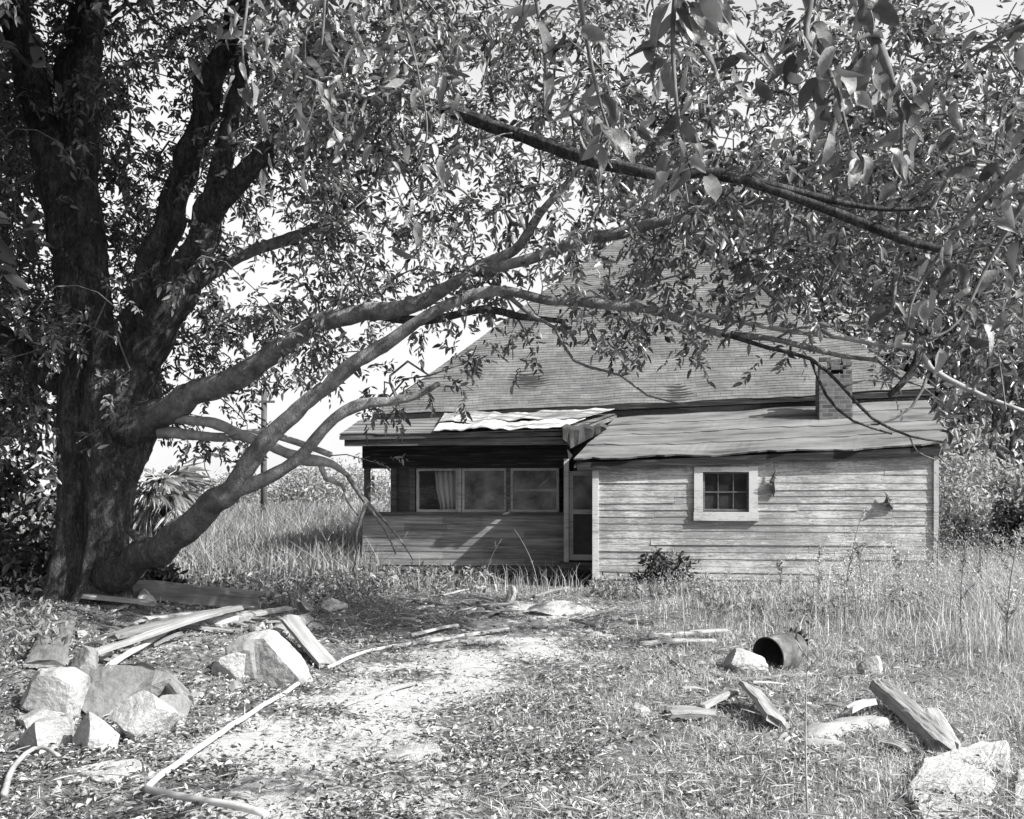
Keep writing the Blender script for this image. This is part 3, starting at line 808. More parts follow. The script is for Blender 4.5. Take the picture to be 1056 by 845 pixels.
limb([(164, 424, 13.4, 18), (190, 432, 13.3, 13), (222, 437, 13.2, 11), (258, 452, 13.1, 12), (290, 466, 13.0, 13), (318, 476, 12.9, 12), (342, 480, 12.9, 8), (360, 492, 12.8, 5)], mat='deadwood')
limb([(358, 490, 12.8, 5), (378, 520, 12.8, 3.5), (398, 548, 12.7, 2.5), (408, 572, 12.7, 1.5)], mat='twig', nodes=False)
limb([(372, 510, 12.8, 3), (392, 532, 12.8, 2.5), (412, 556, 12.7, 2), (426, 578, 12.7, 1)], mat='twig', nodes=False)
limb([(165, 446, 13.5, 14), (196, 448, 13.4, 11), (236, 450, 13.3, 9), (270, 446, 13.2, 8), (310, 458, 13.2, 7), (342, 470, 13.1, 6)], mat='deadwood')
limb([(330, 476, 12.9, 7), (336, 494, 12.9, 5), (352, 500, 12.9, 4), (358, 516, 12.8, 3), (370, 532, 12.8, 2)], mat='deadwood')
limb([(378, 520, 12.8, 5), (368, 548, 12.8, 2.5), (368, 570, 12.8, 2), (364, 590, 12.8, 1.5)], mat='twig', nodes=False)
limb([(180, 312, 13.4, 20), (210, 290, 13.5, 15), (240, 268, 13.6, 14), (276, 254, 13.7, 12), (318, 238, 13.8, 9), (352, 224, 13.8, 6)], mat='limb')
limb([(75, 410, 13.9, 30), (46, 386, 14.2, 24), (14, 352, 14.5, 20), (-20, 330, 14.8, 16)])
limb([(380, 322, 12.2, 12), (440, 330, 12.0, 9), (500, 318, 11.8, 8), (536, 326, 11.7, 7), (580, 332, 11.6, 5)])
# limbs at the right, over the roof
limb([(742, 344, 11.0, 5), (790, 358, 10.8, 4.5), (836, 370, 10.7, 4), (870, 400, 10.6, 3.4), (900, 432, 10.6, 3), (938, 450, 10.5, 2.6), (975, 456, 10.5, 2)])
limb([(836, 370, 10.7, 3.4), (852, 408, 10.6, 3), (880, 434, 10.5, 2.6), (920, 448, 10.5, 2)])
limb([(700, 322, 11.2, 6), (760, 330, 11.0, 5), (820, 342, 10.9, 5), (868, 348, 10.8, 5), (910, 356, 10.7, 5), (945, 358, 10.6, 6), (960, 380, 10.6, 6), (1000, 402, 10.5, 5), (1060, 425, 10.4, 4)], mat='deadwood')
limb([(948, 360, 10.6, 9), (938, 386, 10.6, 8), (916, 408, 10.6, 5)])
limb([(735, 182, 9.4, 9), (790, 190, 9.3, 8), (850, 205, 9.2, 7), (910, 216, 9.1, 5), (960, 214, 9.0, 4)])
limb([(520, 302, 11.5, 5), (548, 326, 11.4, 4), (572, 338, 11.4, 3.5), (592, 372, 11.3, 3), (640, 388, 11.3, 2.4), (668, 408, 11.3, 2), (712, 418, 11.3, 1)], mat='twig', nodes=False)

for c in ([(640, 310, 11.3, 3), (668, 292, 11.2, 2.5), (700, 284, 11.2, 2), (726, 262, 11.1, 1)], [(742, 344, 11, 3), (770, 326, 10.9, 2.5), (800, 322, 10.9, 2), (842, 300, 10.8, 1)],
          [(800, 350, 10.9, 3), (826, 338, 10.8, 2.5), (862, 336, 10.8, 2), (900, 318, 10.7, 1)], [(905, 372, 10.8, 3), (930, 392, 10.7, 2.5), (950, 398, 10.7, 2), (976, 420, 10.6, 1)],
          [(975, 456, 10.5, 2), (968, 470, 10.5, 2), (982, 482, 10.5, 1)], [(938, 450, 10.5, 2), (946, 466, 10.5, 1.6), (964, 474, 10.5, 1)], [(1000, 402, 10.5, 3), (1020, 380, 10.4, 2.5), (1050, 372, 10.4, 2)],
          [(870, 400, 10.6, 2.5), (892, 392, 10.6, 2), (930, 396, 10.6, 1)], [(960, 380, 10.6, 4), (940, 420, 10.6, 3), (905, 438, 10.6, 2), (878, 436, 10.6, 1)]):
    limb(c, mat='twig', k=7)
# crown: leaf density over the picture, 48-pixel cells, digits = how full
DENS = ["8877 888678887 7567788888878",
        "9876678889876 777888777788",
        "998479988886 55578887778 8",
        "998589888775 5677888888 88",
        "998744776655 66778878888 8",
        "898753666445 457788788 7 8",
        "798765753455 456666566776",
        "687667433122 1111112345 43",
        "465542114300 1000000012 21",
        "242111001000 00000000000 0"]
DENS = [d.replace(' ', '')[:22] for d in DENS]
GAPS = [(167, 110, 20, 30), (258, 258, 26, 20), (240, 232, 16, 12), (420, 362, 45, 20), (610, 272, 26, 14), (486, 165, 12, 9), (540, 190, 15, 10), (345, 400, 30, 14), (565, 190, 10, 12), (480, 345, 25, 12), (322, 470, 40, 20), (300, 400, 25, 14), (560, 44, 18, 12), (400, 60, 12, 8), (433, 60, 8, 10), (862, 402, 52, 46), (760, 395, 60, 30), (655, 395, 60, 30)]
clusters = []
for r_, row in enumerate(DENS):
    for c_, dg in enumerate(row):
        n = int(dg) * (1.45 if c_ < 5 and r_ < 8 else 1.3 if c_ < 8 else 0.86 if c_ < 11 else 0.8)
        n = int(n) + (random.random() < n - int(n))
        cen = [(random.random(), random.random(), random.gauss(0, .9)) for _ in range(2)]
        for _ in range(n):
            q = random.choice(cen); cl_ = random.random() < .7
            px = (c_ + (q[0] + random.gauss(0, .2) if cl_ else random.random())) * 48; py = (r_ + (q[1] + random.gauss(0, .2) if cl_ else random.random())) * 48
            if any(((px - g[0]) / g[2]) ** 2 + ((py - g[1]) / g[3]) ** 2 < 1.3 for g in GAPS): continue
            Y = 13.8 - max(0, px - 200) / 850 * 3.4 + (q[2] + random.gauss(0, .45) if cl_ else random.gauss(0, 1.15))
            if c_ < 6 and random.random() < .8: Y = 14.4 + abs(Y - 13.8)      # most sprays hang behind the stems
            Y = min(Y, 16.4)
            clusters.append(P(px, py, Y))
clusters = [np.array(c) for c in clusters]
# the crown goes on above and to the left of the frame
for _ in range(800):
    px = random.uniform(-420, 460); py = random.uniform(-420, -5)
    if ((px - 100) / 520) ** 2 + ((py - 40) / 480) ** 2 > 1: continue
    clusters.append(np.array(P(px, py, 13.8 + random.gauss(0, 1.8))))
for _ in range(110):
    clusters.append(np.array(P(random.uniform(-300, -10), random.uniform(0, 400), 14 + random.gauss(0, 1.5))))

for _ in range(55):
    clusters.append(np.array(P(random.uniform(260, 460), random.uniform(-230, 40), random.uniform(8.2, 10))))
for _ in range(34):
    clusters.append(np.array(P(random.uniform(285, 450), random.gauss(104, 26), random.uniform(9.4, 10.8))))
for _ in range(420):  # extra sprays out of frame, added to shade the left crown
    clusters.append(np.array(P(random.uniform(60, 470), random.uniform(-420, -40), 11.3 + random.gauss(0, 0.9))))

def grow_twigs(clusters, starts, seg=0.28):
    pos = [tuple(p) for p in np.concatenate(starts)]
    par = [-1] * len(pos); nfix = len(pos)
    A = np.array(pos)
    D = np.array([np.min(np.sum((A - c) ** 2, 1)) for c in clusters])
    buf = np.zeros((len(pos) + 40000, 3)); buf[:len(pos)] = A; n = len(pos)
    dirs = []
    tips = {}
    for ci in np.argsort(D):
        c = clusters[ci]
        d2 = np.sum((buf[:n] - c) ** 2, 1)
        k = int(np.argmin(d2)); a = buf[k].copy()
        dist = math.sqrt(d2[k]); m = max(2, int(dist / seg))
        perp = np.cross(c - a, rng.standard_normal(3)); perp /= np.linalg.norm(perp) + 1e-9
        bow = perp * dist * 0.12 + np.array([0, 0, 0.10 * dist])
        last = k
        for j in range(1, m + 1):
            t = j / m
            q = a + (c - a) * t + bow * math.sin(math.pi * t) + rng.standard_normal(3) * 0.02
            buf[n] = q; par.append(last); last = n; n += 1
        tips[ci] = last
        dv = buf[last] - buf[par[last] if par[last] >= 0 else last]; dirs.append((last, dv))
    cnt = np.zeros(n)
    for t in tips.values(): cnt[t] += 1
    for i in range(n - 1, nfix - 1, -1):
        if par[i] >= 0: cnt[par[i]] += cnt[i]
    rad = 0.0028 + 0.0042 * np.sqrt(cnt)
    idx = np.array([i for i in range(nfix, n)]); pa = np.array([par[i] for i in idx])
    p1, p0 = buf[idx], buf[pa]
    r1 = rad[idx]; r0 = np.where(pa < nfix, r1 * 1.15, np.minimum(rad[pa], r1 * 1.6))
    t = nrm(p1 - p0 + 1e-6); a = nrm(np.cross(t, np.array([0.3, 0.5, 0.81]))); b = np.cross(t, a)
    vs = []
    for pp, rr in ((p0 - t * 0.006, r0), (p1, r1)):
        for j in range(4):
            an = math.pi / 2 * j
            vs.append(pp + (a * math.cos(an) + b * math.sin(an)) * rr[:, None])
    V = np.stack(vs, 1); o = np.arange(len(idx))[:, None] * 8
    q = np.stack([o + np.array([j, (j + 1) % 4, 4 + (j + 1) % 4, 4 + j]) for j in range(4)], 1).reshape(-1, 4)
    order = [tips[i] for i in range(len(clusters))]
    tp = buf[order]; td = nrm(tp - buf[[par[i] for i in order]])
    return V.reshape(-1, 3), q, tp, td

tv, tq, tips, tdirs = grow_twigs(clusters, NODES)
mesh_obj('twigs', tv - np.array(pinv), tq, M['twig'], pecan)
def crown_from(tips, tdirs, per, spread, length, k, ll, ww, droop=0.5):
    cnt = rng.integers(max(1, per - 3), per + 5, len(tips)); N_ = int(cnt.sum())
    org = np.repeat(tips, cnt, 0) + rng.standard_normal((N_, 3)) * spread
    d = np.repeat(tdirs, cnt, 0) * 0.8 + rng.standard_normal((len(org), 3)) * 0.75 + np.array([0, 0, -0.25])
    return compound_leaves(org, d, rng.uniform(length[0], length[1], len(org)), k, ll, ww, droop)
inview = np.array([(abs((t[0] / t[1]) * F) < 560) and ((CAMZ - t[2]) / t[1] * F + HY > -190) for t in tips])
cv = join([crown_from(tips[inview], tdirs[inview], 5, 0.12, (0.2, 0.38), 11, (0.045, 0.14), 0.36, 0.22),
           crown_from(tips[~inview], tdirs[~inview], 6, 0.25, (0.35, 0.55), 7, (0.2, 0.34), 0.5)])
mesh_obj('crown', cv[0] - np.array(pinv), cv[1], M['leaf'], pecan)

# ------------------------------------------------------------------ generic small-leaved trees and shrubs
def bushy(name, label, cat, base, h, rad, n, leaf, mat, trunk_r=0.1, low=0.3, group=None, lobes=9, stems=1, seed=1):
    r = np.random.default_rng(seed); b = np.array(base, float)
    root = empty(name, base); tag(root, label, cat, group)
    lob = []
    for i in range(lobes):
        a = r.uniform(0, 6.28); rr = rad * r.uniform(0.1, 0.75) ; zz = h * r.uniform(low, 0.92)
        f = 1.0 - 0.55 * max(0, zz / h - 0.55)
        lob.append((np.array([math.cos(a) * rr * f, math.sin(a) * rr * f, zz]), rad * r.uniform(0.28, 0.5)))
    m = MB()
    if stems == 1:
        m.tube([(0, 0, -.1), (0.05 * h * .2, 0, h * low * .8), (0, 0.03 * h, h * .8)], [trunk_r * 1.3, trunk_r, trunk_r * .3], 9, True, .1)
    for c, q in lob:
        s = np.array([0, 0, h * low * (.5 if stems == 1 else 0)]) + (0 if stems == 1 else r.uniform(-.1, .1, 3) * np.array([1, 1, 0]))
        mid = (s + c) / 2 + r.uniform(-.08, .08, 3) * rad
        m.tube([tuple(s), tuple(mid), tuple(c)], [trunk_r * .5, trunk_r * .32, trunk_r * .1], 6, True)
    m.build('trunk' if stems == 1 else 'stem', M['bark'], root, True)
    w = np.array([q ** 2 for c, q in lob]); w = w / w.sum()
    pick = r.choice(len(lob), n, p=w)
    cen = np.array([c for c, q in lob])[pick]; qq = np.array([q for c, q in lob])[pick]
    u = nrm(r.standard_normal((n, 3))); rr = qq * r.uniform(0.25, 1.0, n) ** 0.6 * (1 + .35 * r.standard_normal(n) * .5)
    pos = cen + u * rr[:, None] * np.array([1, 1, .8])
    pos[:, 2] = np.maximum(pos[:, 2], .05)
    d = u * .6 + r.standard_normal((n, 3)) * .7 + np.array([0, 0, -.3])
    L = r.uniform(leaf * .6, leaf * 1.3, n)
    v, q = leaf_arrays(pos, d, u + .7 * r.standard_normal((n, 3)), L, L * .45)
    mesh_obj('crown' if stems == 1 else 'foliage', v, q, mat, root)
    return root
# trees beyond the house, right of the roof
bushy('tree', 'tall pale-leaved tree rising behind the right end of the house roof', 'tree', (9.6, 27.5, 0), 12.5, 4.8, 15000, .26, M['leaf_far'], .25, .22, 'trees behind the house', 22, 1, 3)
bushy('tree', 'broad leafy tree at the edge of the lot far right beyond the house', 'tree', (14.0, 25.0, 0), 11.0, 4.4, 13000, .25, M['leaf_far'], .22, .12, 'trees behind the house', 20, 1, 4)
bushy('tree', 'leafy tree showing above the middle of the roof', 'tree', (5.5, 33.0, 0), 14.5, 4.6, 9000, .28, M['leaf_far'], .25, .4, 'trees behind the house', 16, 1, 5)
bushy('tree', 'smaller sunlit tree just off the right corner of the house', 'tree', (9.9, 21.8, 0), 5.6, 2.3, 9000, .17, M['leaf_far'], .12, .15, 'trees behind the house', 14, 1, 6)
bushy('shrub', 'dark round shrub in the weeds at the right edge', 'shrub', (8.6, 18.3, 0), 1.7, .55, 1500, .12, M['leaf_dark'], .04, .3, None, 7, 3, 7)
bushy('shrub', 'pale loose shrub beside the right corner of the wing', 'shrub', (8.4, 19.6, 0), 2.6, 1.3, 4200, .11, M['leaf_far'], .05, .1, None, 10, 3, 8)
# dark trees left of the big trunk
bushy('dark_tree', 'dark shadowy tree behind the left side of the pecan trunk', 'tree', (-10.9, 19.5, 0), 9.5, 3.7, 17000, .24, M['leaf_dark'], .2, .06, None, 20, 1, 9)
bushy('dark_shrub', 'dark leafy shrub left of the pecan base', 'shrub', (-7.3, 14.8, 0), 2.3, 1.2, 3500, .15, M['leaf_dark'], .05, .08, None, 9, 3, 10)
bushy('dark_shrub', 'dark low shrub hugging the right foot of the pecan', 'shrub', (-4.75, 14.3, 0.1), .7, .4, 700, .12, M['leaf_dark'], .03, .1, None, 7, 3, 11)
# shrubs across the field
for i, (px, Y, h, rd, lb) in enumerate([(250, 75, 2.5, 3.8, 'low pale shrub on the field line left of the utility pole'), (318, 62, 2.3, 4.5, 'wide pale shrub on the field line right of the utility pole'),
                                        (215, 58, 2.2, 3.0, 'small shrub on the field line beside the palm'), (395, 70, 2.6, 4.2, 'pale shrub seen through the open left bay of the porch')]):
    bushy('field_shrub', lb, 'shrub', ((px - CX) / F * Y, Y, 0), h, rd, 7000, .24, M['leaf_far'], .1, .08, 'shrubs at the far side of the field', 9, 3, 20 + i)

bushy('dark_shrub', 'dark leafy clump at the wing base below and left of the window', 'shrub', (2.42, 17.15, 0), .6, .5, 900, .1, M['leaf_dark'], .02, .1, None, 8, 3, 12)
# palm left of the field
def palm():
    b = P(168, 540, 23.0); b.z = 0
    root = empty('cabbage_palm', b); tag(root, 'shaggy fan palm with hanging dead fronds behind the pecan trunk', 'palm')
    m = MB(); m.tube([(0, 0, -.1), (.03, 0, 1.0), (0, 0, 1.75)], [.22, .2, .16], 12, True, .15); m.build('trunk', M['bark'], root, True)
    r = np.random.default_rng(5); mm = MB(); parts = []
    for i in range(34):
        a = r.uniform(0, 6.28); el = r.uniform(-1.1, 0.9); L = r.uniform(.6, 1.0)
        d = np.array([math.cos(a) * math.cos(el), math.sin(a) * math.cos(el), math.sin(el)])
        hub = np.array([0, 0, 1.7]) + d * L * .7 + np.array([0, 0, -.12])
        n = 27
        side = nrm(np.cross(d, [0, 0, 1.0])); up = np.cross(side, d)
        f = np.linspace(-1.25, 1.25, n)
        dd = d * np.cos(f)[:, None] + side * np.sin(f)[:, None] + up * r.uniform(-.12, .12, n)[:, None] + np.array([0, 0, -.25])
        parts.append(leaf_arrays(np.repeat(hub[None], n, 0), dd, np.repeat(up[None], n, 0) + .2 * r.standard_normal((n, 3)), r.uniform(.5, .75, n), np.full(n, .034), .5, .35))
        mm.tube([(0, 0, 1.7), tuple(np.array([0, 0, 1.72]) + d * L * .4), tuple(hub)], [.02, .014, .01], 5)
    mm.build('leaf_stalk', M['deadwood'], root)
    v, q = join(parts); mesh_obj('fronds', v, q, M['frond'], root)
palm()
# utility pole
pb = P(272, 530, 46.0); pb.z = 0
pole = empty('utility_pole', pb); tag(pole, 'thin bare utility pole standing in the field behind the pecan limbs', 'utility pole')
m = MB(); m.tube([(0, 0, -.3), (0, 0, 3), (0.02, 0, 6.0)], [.14, .13, .12], 10); m.build('shaft', M['pole'], pole, True)
m = MB(); m.box((-.5, -.16, 5.45), (.5, -.1, 5.55)); m.build('crossarm', M['pole'], pole)

# ------------------------------------------------------------------ near branches hanging into the picture from a tree behind the camera
near = empty('overhanging_tree', (3.2, -2.2, 0)); tag(near, 'near tree whose big-leaved twigs hang into the top of the picture in front of everything', 'tree')
norg = Vector(near.location)
m = MB(); m.tube([Vector(p) - norg for p in ((3.2, -2.2, -.2), (3.15, -2.1, 1.6), (3.0, -1.8, 3.2), (2.8, -1.4, 4.6))], [.26, .2, .17, .12], 14, True, .12); m.build('trunk', M['bark'], near, True)
leafB, leafD, leafN, leafL, leafW = [], [], [], [], []
def near_branch(ctrl, nl, size, spread=.35, along=(.3, 1.0), wd=.38, root=None):
    rows = [list(P(a, b, Y)) + [w / 2 / F * Y] for a, b, Y, w in ctrl]
    if root is not None:
        f = rows[0]; rows = [list(root) + [max(.03, f[3] * 1.6)], [f[0] * .7 + root[0] * .3, f[1] - .9, max(f[2] + .55, 3.6), max(.02, f[3] * 1.3)], [f[0] + .02, f[1] - .05, f[2] + .3, f[3] * 1.1]] + rows[1:]
    s = spline(rows, .05)
    m = MB(); m.tube([Vector(r[:3]) - norg for r in s], [max(r[3], .0015) for r in s], 8, True, .06, random.uniform(0, 9)); m.build('branch', M['twig'], near, True)
    k0 = max(0, len(s) - int(sum(np.linalg.norm(np.diff(s[:, :3], axis=0), axis=1)) * 0)) if False else 0
    pts = [r for r in s if r[1] > 1.2 and (CAMZ - r[2]) / r[1] * F + HY > -80]
    n0 = int(len(pts) * along[0])
    for i in range(nl):
        p = Vector(pts[random.randint(n0, len(pts) - 1)][:3])
        d = Vector((random.gauss(0, .7), random.gauss(0, .5), random.gauss(-.75, .45))).normalized()
        st = p + d * random.uniform(.01, .03) + Vector((random.gauss(0, spread * .1), random.gauss(0, spread * .1), random.gauss(0, spread * .08)))
        leafB.append(st); leafD.append(d); leafN.append(Vector((random.gauss(0, .7), -0.6 + random.gauss(0, .5), .6 + random.gauss(0, .5))))
        l = size * random.uniform(.5, 1.1); leafL.append(l); leafW.append(l * wd * random.uniform(.8, 1.2))
R0 = (2.8, -1.4, 4.6)
near_branch([(600, -140, 2.6, 10), (598, -40, 2.6, 7), (605, 40, 2.65, 5), (620, 110, 2.7, 3), (634, 150, 2.7, 2)], 34, .1, along=(.1, 1), root=R0)
near_branch([(560, -90, 2.9, 8), (552, -30, 2.9, 5), (562, 60, 2.95, 3), (560, 120, 3.0, 2)], 12, .12, along=(.1, 1), root=R0, wd=.28)
near_branch([(720, -150, 2.8, 10), (706, -60, 2.8, 7), (694, 20, 2.8, 5), (698, 110, 2.8, 4), (712, 175, 2.85, 2)], 44, .115, along=(.1, 1), root=R0)
near_branch([(700, -60, 2.8, 5), (740, 10, 2.7, 4), (770, 50, 2.7, 3), (800, 78, 2.7, 2)], 22, .11, along=(.1, 1))
near_branch([(842, -130, 3.3, 12), (838, -20, 3.3, 8), (832, 40, 3.3, 6), (856, 76, 3.2, 5), (872, 128, 3.2, 3), (880, 160, 3.2, 2)], 46, .12, along=(.05, 1), root=R0, wd=.44)
near_branch([(880, -60, 3.5, 14), (892, 10, 3.5, 12), (908, 50, 3.5, 11), (918, 80, 3.5, 8), (930, 120, 3.6, 5), (928, 180, 3.6, 3)], 34, .12, along=(.3, 1), root=R0, wd=.42)
near_branch([(1130, -60, 3.6, 8), (1080, 0, 3.6, 6), (1045, 30, 3.6, 4), (1000, 60, 3.7, 3), (968, 92, 3.7, 2)], 12, .11, along=(.3, 1), root=R0)
near_branch([(1140, 40, 3.9, 10), (1090, 120, 4.0, 8), (1030, 190, 4.1, 6), (985, 240, 4.2, 4), (945, 300, 4.2, 3), (935, 340, 4.2, 2)], 70, .125, spread=.9, along=(.2, 1), root=R0, wd=.42)
near_branch([(1120, 150, 4.2, 8), (1060, 200, 4.3, 6), (1020, 270, 4.4, 4), (990, 330, 4.4, 3), (958, 352, 4.4, 2)], 46, .12, spread=.9, along=(.2, 1), root=R0, wd=.4)
near_branch([(330, -120, 5.2, 10), (335, -20, 5.2, 4), (330, 60, 5.3, 2.5), (320, 120, 5.4, 2), (300, 160, 5.4, 1.5)], 70, .13, spread=1.2, along=(.1, 1), root=R0, wd=.34)
near_branch([(420, -120, 5.0, 10), (410, -20, 5.0, 4), (430, 70, 5.1, 2.5), (440, 140, 5.2, 2), (420, 190, 5.3, 1.5)], 66, .13, spread=1.4, along=(.1, 1), root=R0, wd=.34)
near_branch([(250, -120, 5.6, 10), (256, -20, 5.6, 4), (250, 50, 5.6, 2.5), (258, 100, 5.7, 1.5)], 44, .13, spread=1.2, along=(.1, 1), root=R0, wd=.34)
def big_leaves(B, D, NN, L, W):
    """each leaf a folded, arched 3 x 8 grid"""
    B, D, NN = (np.array([tuple(x) for x in a]) for a in (B, D, NN)); L = np.array(L); W = np.array(W)
    d = nrm(D); s = nrm(np.cross(d, NN)); n = np.cross(s, d); m = len(B)
    arch = rng.uniform(-.15, .7, m); tw = rng.uniform(-1.0, 1.0, m); fold = rng.uniform(.1, .7, m)
    rows = 9; V = []
    for i in range(rows):
        t = i / (rows - 1)
        w = W * .5 * (math.sin(math.pi * min(1, t ** .8 * .97 + .015)) ** .85)
        ce = B + d * (L * t)[:, None] - n * (arch * L * t * t)[:, None]
        ct, sn = np.cos(tw * t)[:, None], np.sin(tw * t)[:, None]
        s2 = s * ct + n * sn; n2 = n * ct - s * sn
        wav = .09 * np.sin(9 * t + arch * 30) * W
        V += [ce + s2 * w[:, None] + n2 * (w * fold + wav)[:, None], ce, ce - s2 * w[:, None] + n2 * (w * fold - wav)[:, None]]
    V = np.stack(V, 1); o = np.arange(m)[:, None] * (rows * 3)
    q = []
    for i in range(rows - 1):
        for j in range(2):
            a = i * 3 + j; q.append(o + np.array([a, a + 1, a + 4, a + 3]))
    return V.reshape(-1, 3), np.stack(q, 1).reshape(-1, 4)
v, q = big_leaves(leafB, leafD, leafN, leafL, leafW)
mesh_obj('crown', v - np.array(norg), q, M['leaf_big'], near, True)

# ------------------------------------------------------------------ stones, planks and rubbish
def stone(label, px, py, w, h, mat='stone', seed=1, flat=.7, sink=.3, deep=.8, rz=0, cat='stone', name='stone', group='fieldstones by the path', tilt=(0, 0)):
    """angular block: a subdivided ball cut by random planes; w, h in photo pixels, (px, py) = its foot"""
    import bmesh
    r = np.random.default_rng(seed)
    g = G(px, py); s = g.y / F
    bm = bmesh.new(); bmesh.ops.create_icosphere(bm, subdivisions=5, radius=1.0)
    co = np.array([tuple(v.co) for v in bm.verts]) * np.array([1.0, r.uniform(.75, 1.0), r.uniform(.6, .9)])
    pl = nrm(r.standard_normal((10, 3))); hgt = r.uniform(.28, .72, 10)
    for n_, hh in zip(pl, hgt):
        dd = co @ n_; over = np.maximum(0, dd - hh); co = co - over[:, None] * n_ * .94
    for i, v in enumerate(bm.verts):
        p = Vector(co[i]); q = p + Vector((seed * 3.1, 0, 0))
        f = 1 + .10 * mnoise.noise(q * 1.6) + .06 * abs(mnoise.noise(q * 3.7)) + .025 * mnoise.noise(q * 9) + .012 * mnoise.noise(q * 22)
        v.co = p * f
    mn = np.array([tuple(v.co) for v in bm.verts]); ext = mn.max(0) - mn.min(0)
    sx, sz = w * s / ext[0], h * s / ext[2] / (1 - sink); sy = sx * deep
    for v in bm.verts: v.co = Vector((v.co.x * sx, v.co.y * sy, v.co.z * sz))
    me = bpy.data.meshes.new(name); bm.to_mesh(me); bm.free()
    me.materials.append(M[mat])
    o = bpy.data.objects.new(name, me); COL.objects.link(o)
    zmin = min(v.co.z for v in me.vertices); H = h * s / (1 - sink)
    o.location = (g.x, g.y + sy * .3, g.z - zmin - H * sink); o.rotation_euler = (tilt[0], tilt[1], rz)
    tag(o, label, cat, group)
    return o
stone('large bright angular stone at the left end of the rock heap', 52, 740, 76, 50, 'stone', 3)
stone('big grey slab-shaped stone crowning the rock heap', 122, 740, 92, 56, 'stone_dark', 8)
stone('pale stone at the foot of the rock heap under the grey slab', 142, 764, 64, 50, 'stone', 12)
stone('low rounded stone in the middle front of the rock heap', 96, 772, 54, 40, 'stone', 15)
stone('small stone wedged at the right end of the rock heap', 176, 746, 34, 28, 'stone_dark', 19)
stone('thin flat stone under the bright one at far left', 32, 752, 50, 18, 'stone', 22)
stone('tiny pale stone tucked behind the bright stone', 80, 712, 16, 12, 'stone', 23)
stone('large pale earthy stone under the leaning plank', 280, 706, 80, 54, 'stone', 131, rz=.3)
stone('weathered grey stone left of the leaning plank', 250, 700, 36, 46, 'stone_dark', 37)
stone('flat pale stone between the boards by the path', 212, 668, 62, 20, 'stone', 41)
stone('small white stone on the plank pile by the trunk', 150, 632, 18, 14, 'stone', 42)
stone('small pale stone amid the loose boards', 160, 650, 18, 12, 'stone', 43)
stone('small pale stone beside the path below the porch', 344, 630, 28, 13, 'stone', 44)
stone('small grey stone beside the pale one below the porch', 314, 632, 20, 12, 'stone_dark', 45)
stone('flat bright stone in the path at bottom middle', 428, 784, 74, 16, 'stone', 52, flat=.3, deep=.35)
stone('pale pointed stone left of the rusty drum', 764, 692, 42, 22, 'stone', 56)
stone('small white stone right of the rusty drum', 897, 696, 26, 20, 'stone', 58)
stone('upright pale stone in front of the dark porch crawlspace', 527, 626, 14, 22, 'stone', 60)
stone('flat pale stone below the screen door step', 575, 634, 58, 14, 'stone', 62)
stone('small white stone on the dirt below the porch', 494, 636, 12, 10, 'stone', 63)
stone('small pale stone in the litter left of the path at the front', 110, 806, 40, 12, 'stone', 66)
stone('pale low stone in the grass left of the split boards', 660, 738, 22, 12, 'stone', 67)
stone('grey blocky stone half hidden behind the bright angular one', 86, 722, 40, 34, 'stone_dark', 91)
stone('pale stone buried at the front left foot of the rock heap', 40, 776, 60, 34, 'stone', 92)
stone('brown-grey stone leaning at the back of the rock heap under the slab', 150, 724, 44, 30, 'stone_dark', 93)
stone('pale stone left of the earthy one under the propped board', 238, 700, 40, 30, 'stone', 94)
rb = random.Random(77)
for k in range(34):
    stone('fist-sized rubble lump strewn about the old stone heap and boards', rb.uniform(60, 330), rb.uniform(640, 735), rb.uniform(9, 20), rb.uniform(6, 12), rb.choice(['stone', 'stone_dark']), 200 + k, group='small rubble round the stone heap', name='rubble_stone')
# broken concrete slabs at the lower right
def slab(label, pts, thick, seed, tilt=(0, 0)):
    g = [G(a, b) for a, b in pts]; c = sum(g, Vector()) / len(g)
    m = MB(); poly = []
    for i in range(len(g)):
        a, b = g[i], g[(i + 1) % len(g)]
        n = max(2, int((b - a).length / .07))
        for k in range(n):
            p = a.lerp(b, k / n) - c
            f = 1 + .05 * mnoise.noise(p * 6 + Vector((seed, 0, 0))) + .03 * mnoise.noise(p * 15)
            poly.append((p.x * f, p.y * f))
    n = len(poly); rings = [(1.0, -thick * .9), (1.015, -.02), (1.02, thick * .3), (1.0, thick * .62), (.975, thick * .86)] + [(f, thick) for f in (.94, .9, .84, .78, .7, .62, .54, .45, .36, .27, .18, .08)]
    for f, z in rings:
        for x, y in poly:
            q = Vector((x * f, y * f, z * 2))
            cr = max(0, 1 - abs(mnoise.noise(q * 1.3 + Vector((seed * 2.7, 1, 0)))) * 9)
            e = .025 * mnoise.noise(q * 3 + Vector((seed, 3, 0))) + .012 * mnoise.noise(q * 11) + .006 * mnoise.noise(q * 30) - .03 * cr * (f < .98)
            m.v.append((x * f * (1 + .02 * mnoise.noise(q * 9)), y * f, z + e))
    for r_ in range(len(rings) - 1):
        for i in range(n):
            m.f.append((r_ * n + i, r_ * n + (i + 1) % n, (r_ + 1) * n + (i + 1) % n, (r_ + 1) * n + i))
    m.f.append(tuple(range((len(rings) - 1) * n, len(rings) * n))); m.f.append(tuple(range(n - 1, -1, -1)))
    o = m.build('concrete_slab', M['concrete'], None, False); o.location = (c.x, c.y, c.z); o.rotation_euler = (tilt[0], tilt[1], 0)
    return tag(o, label, 'slab', 'broken slabs in the grass')
slab('large broken pale slab lying at lower right, cracked across', [(950, 852), (934, 816), (954, 792), (1004, 780), (1040, 778), (1042, 804), (1026, 852)], .05, 1, (.09, .02))
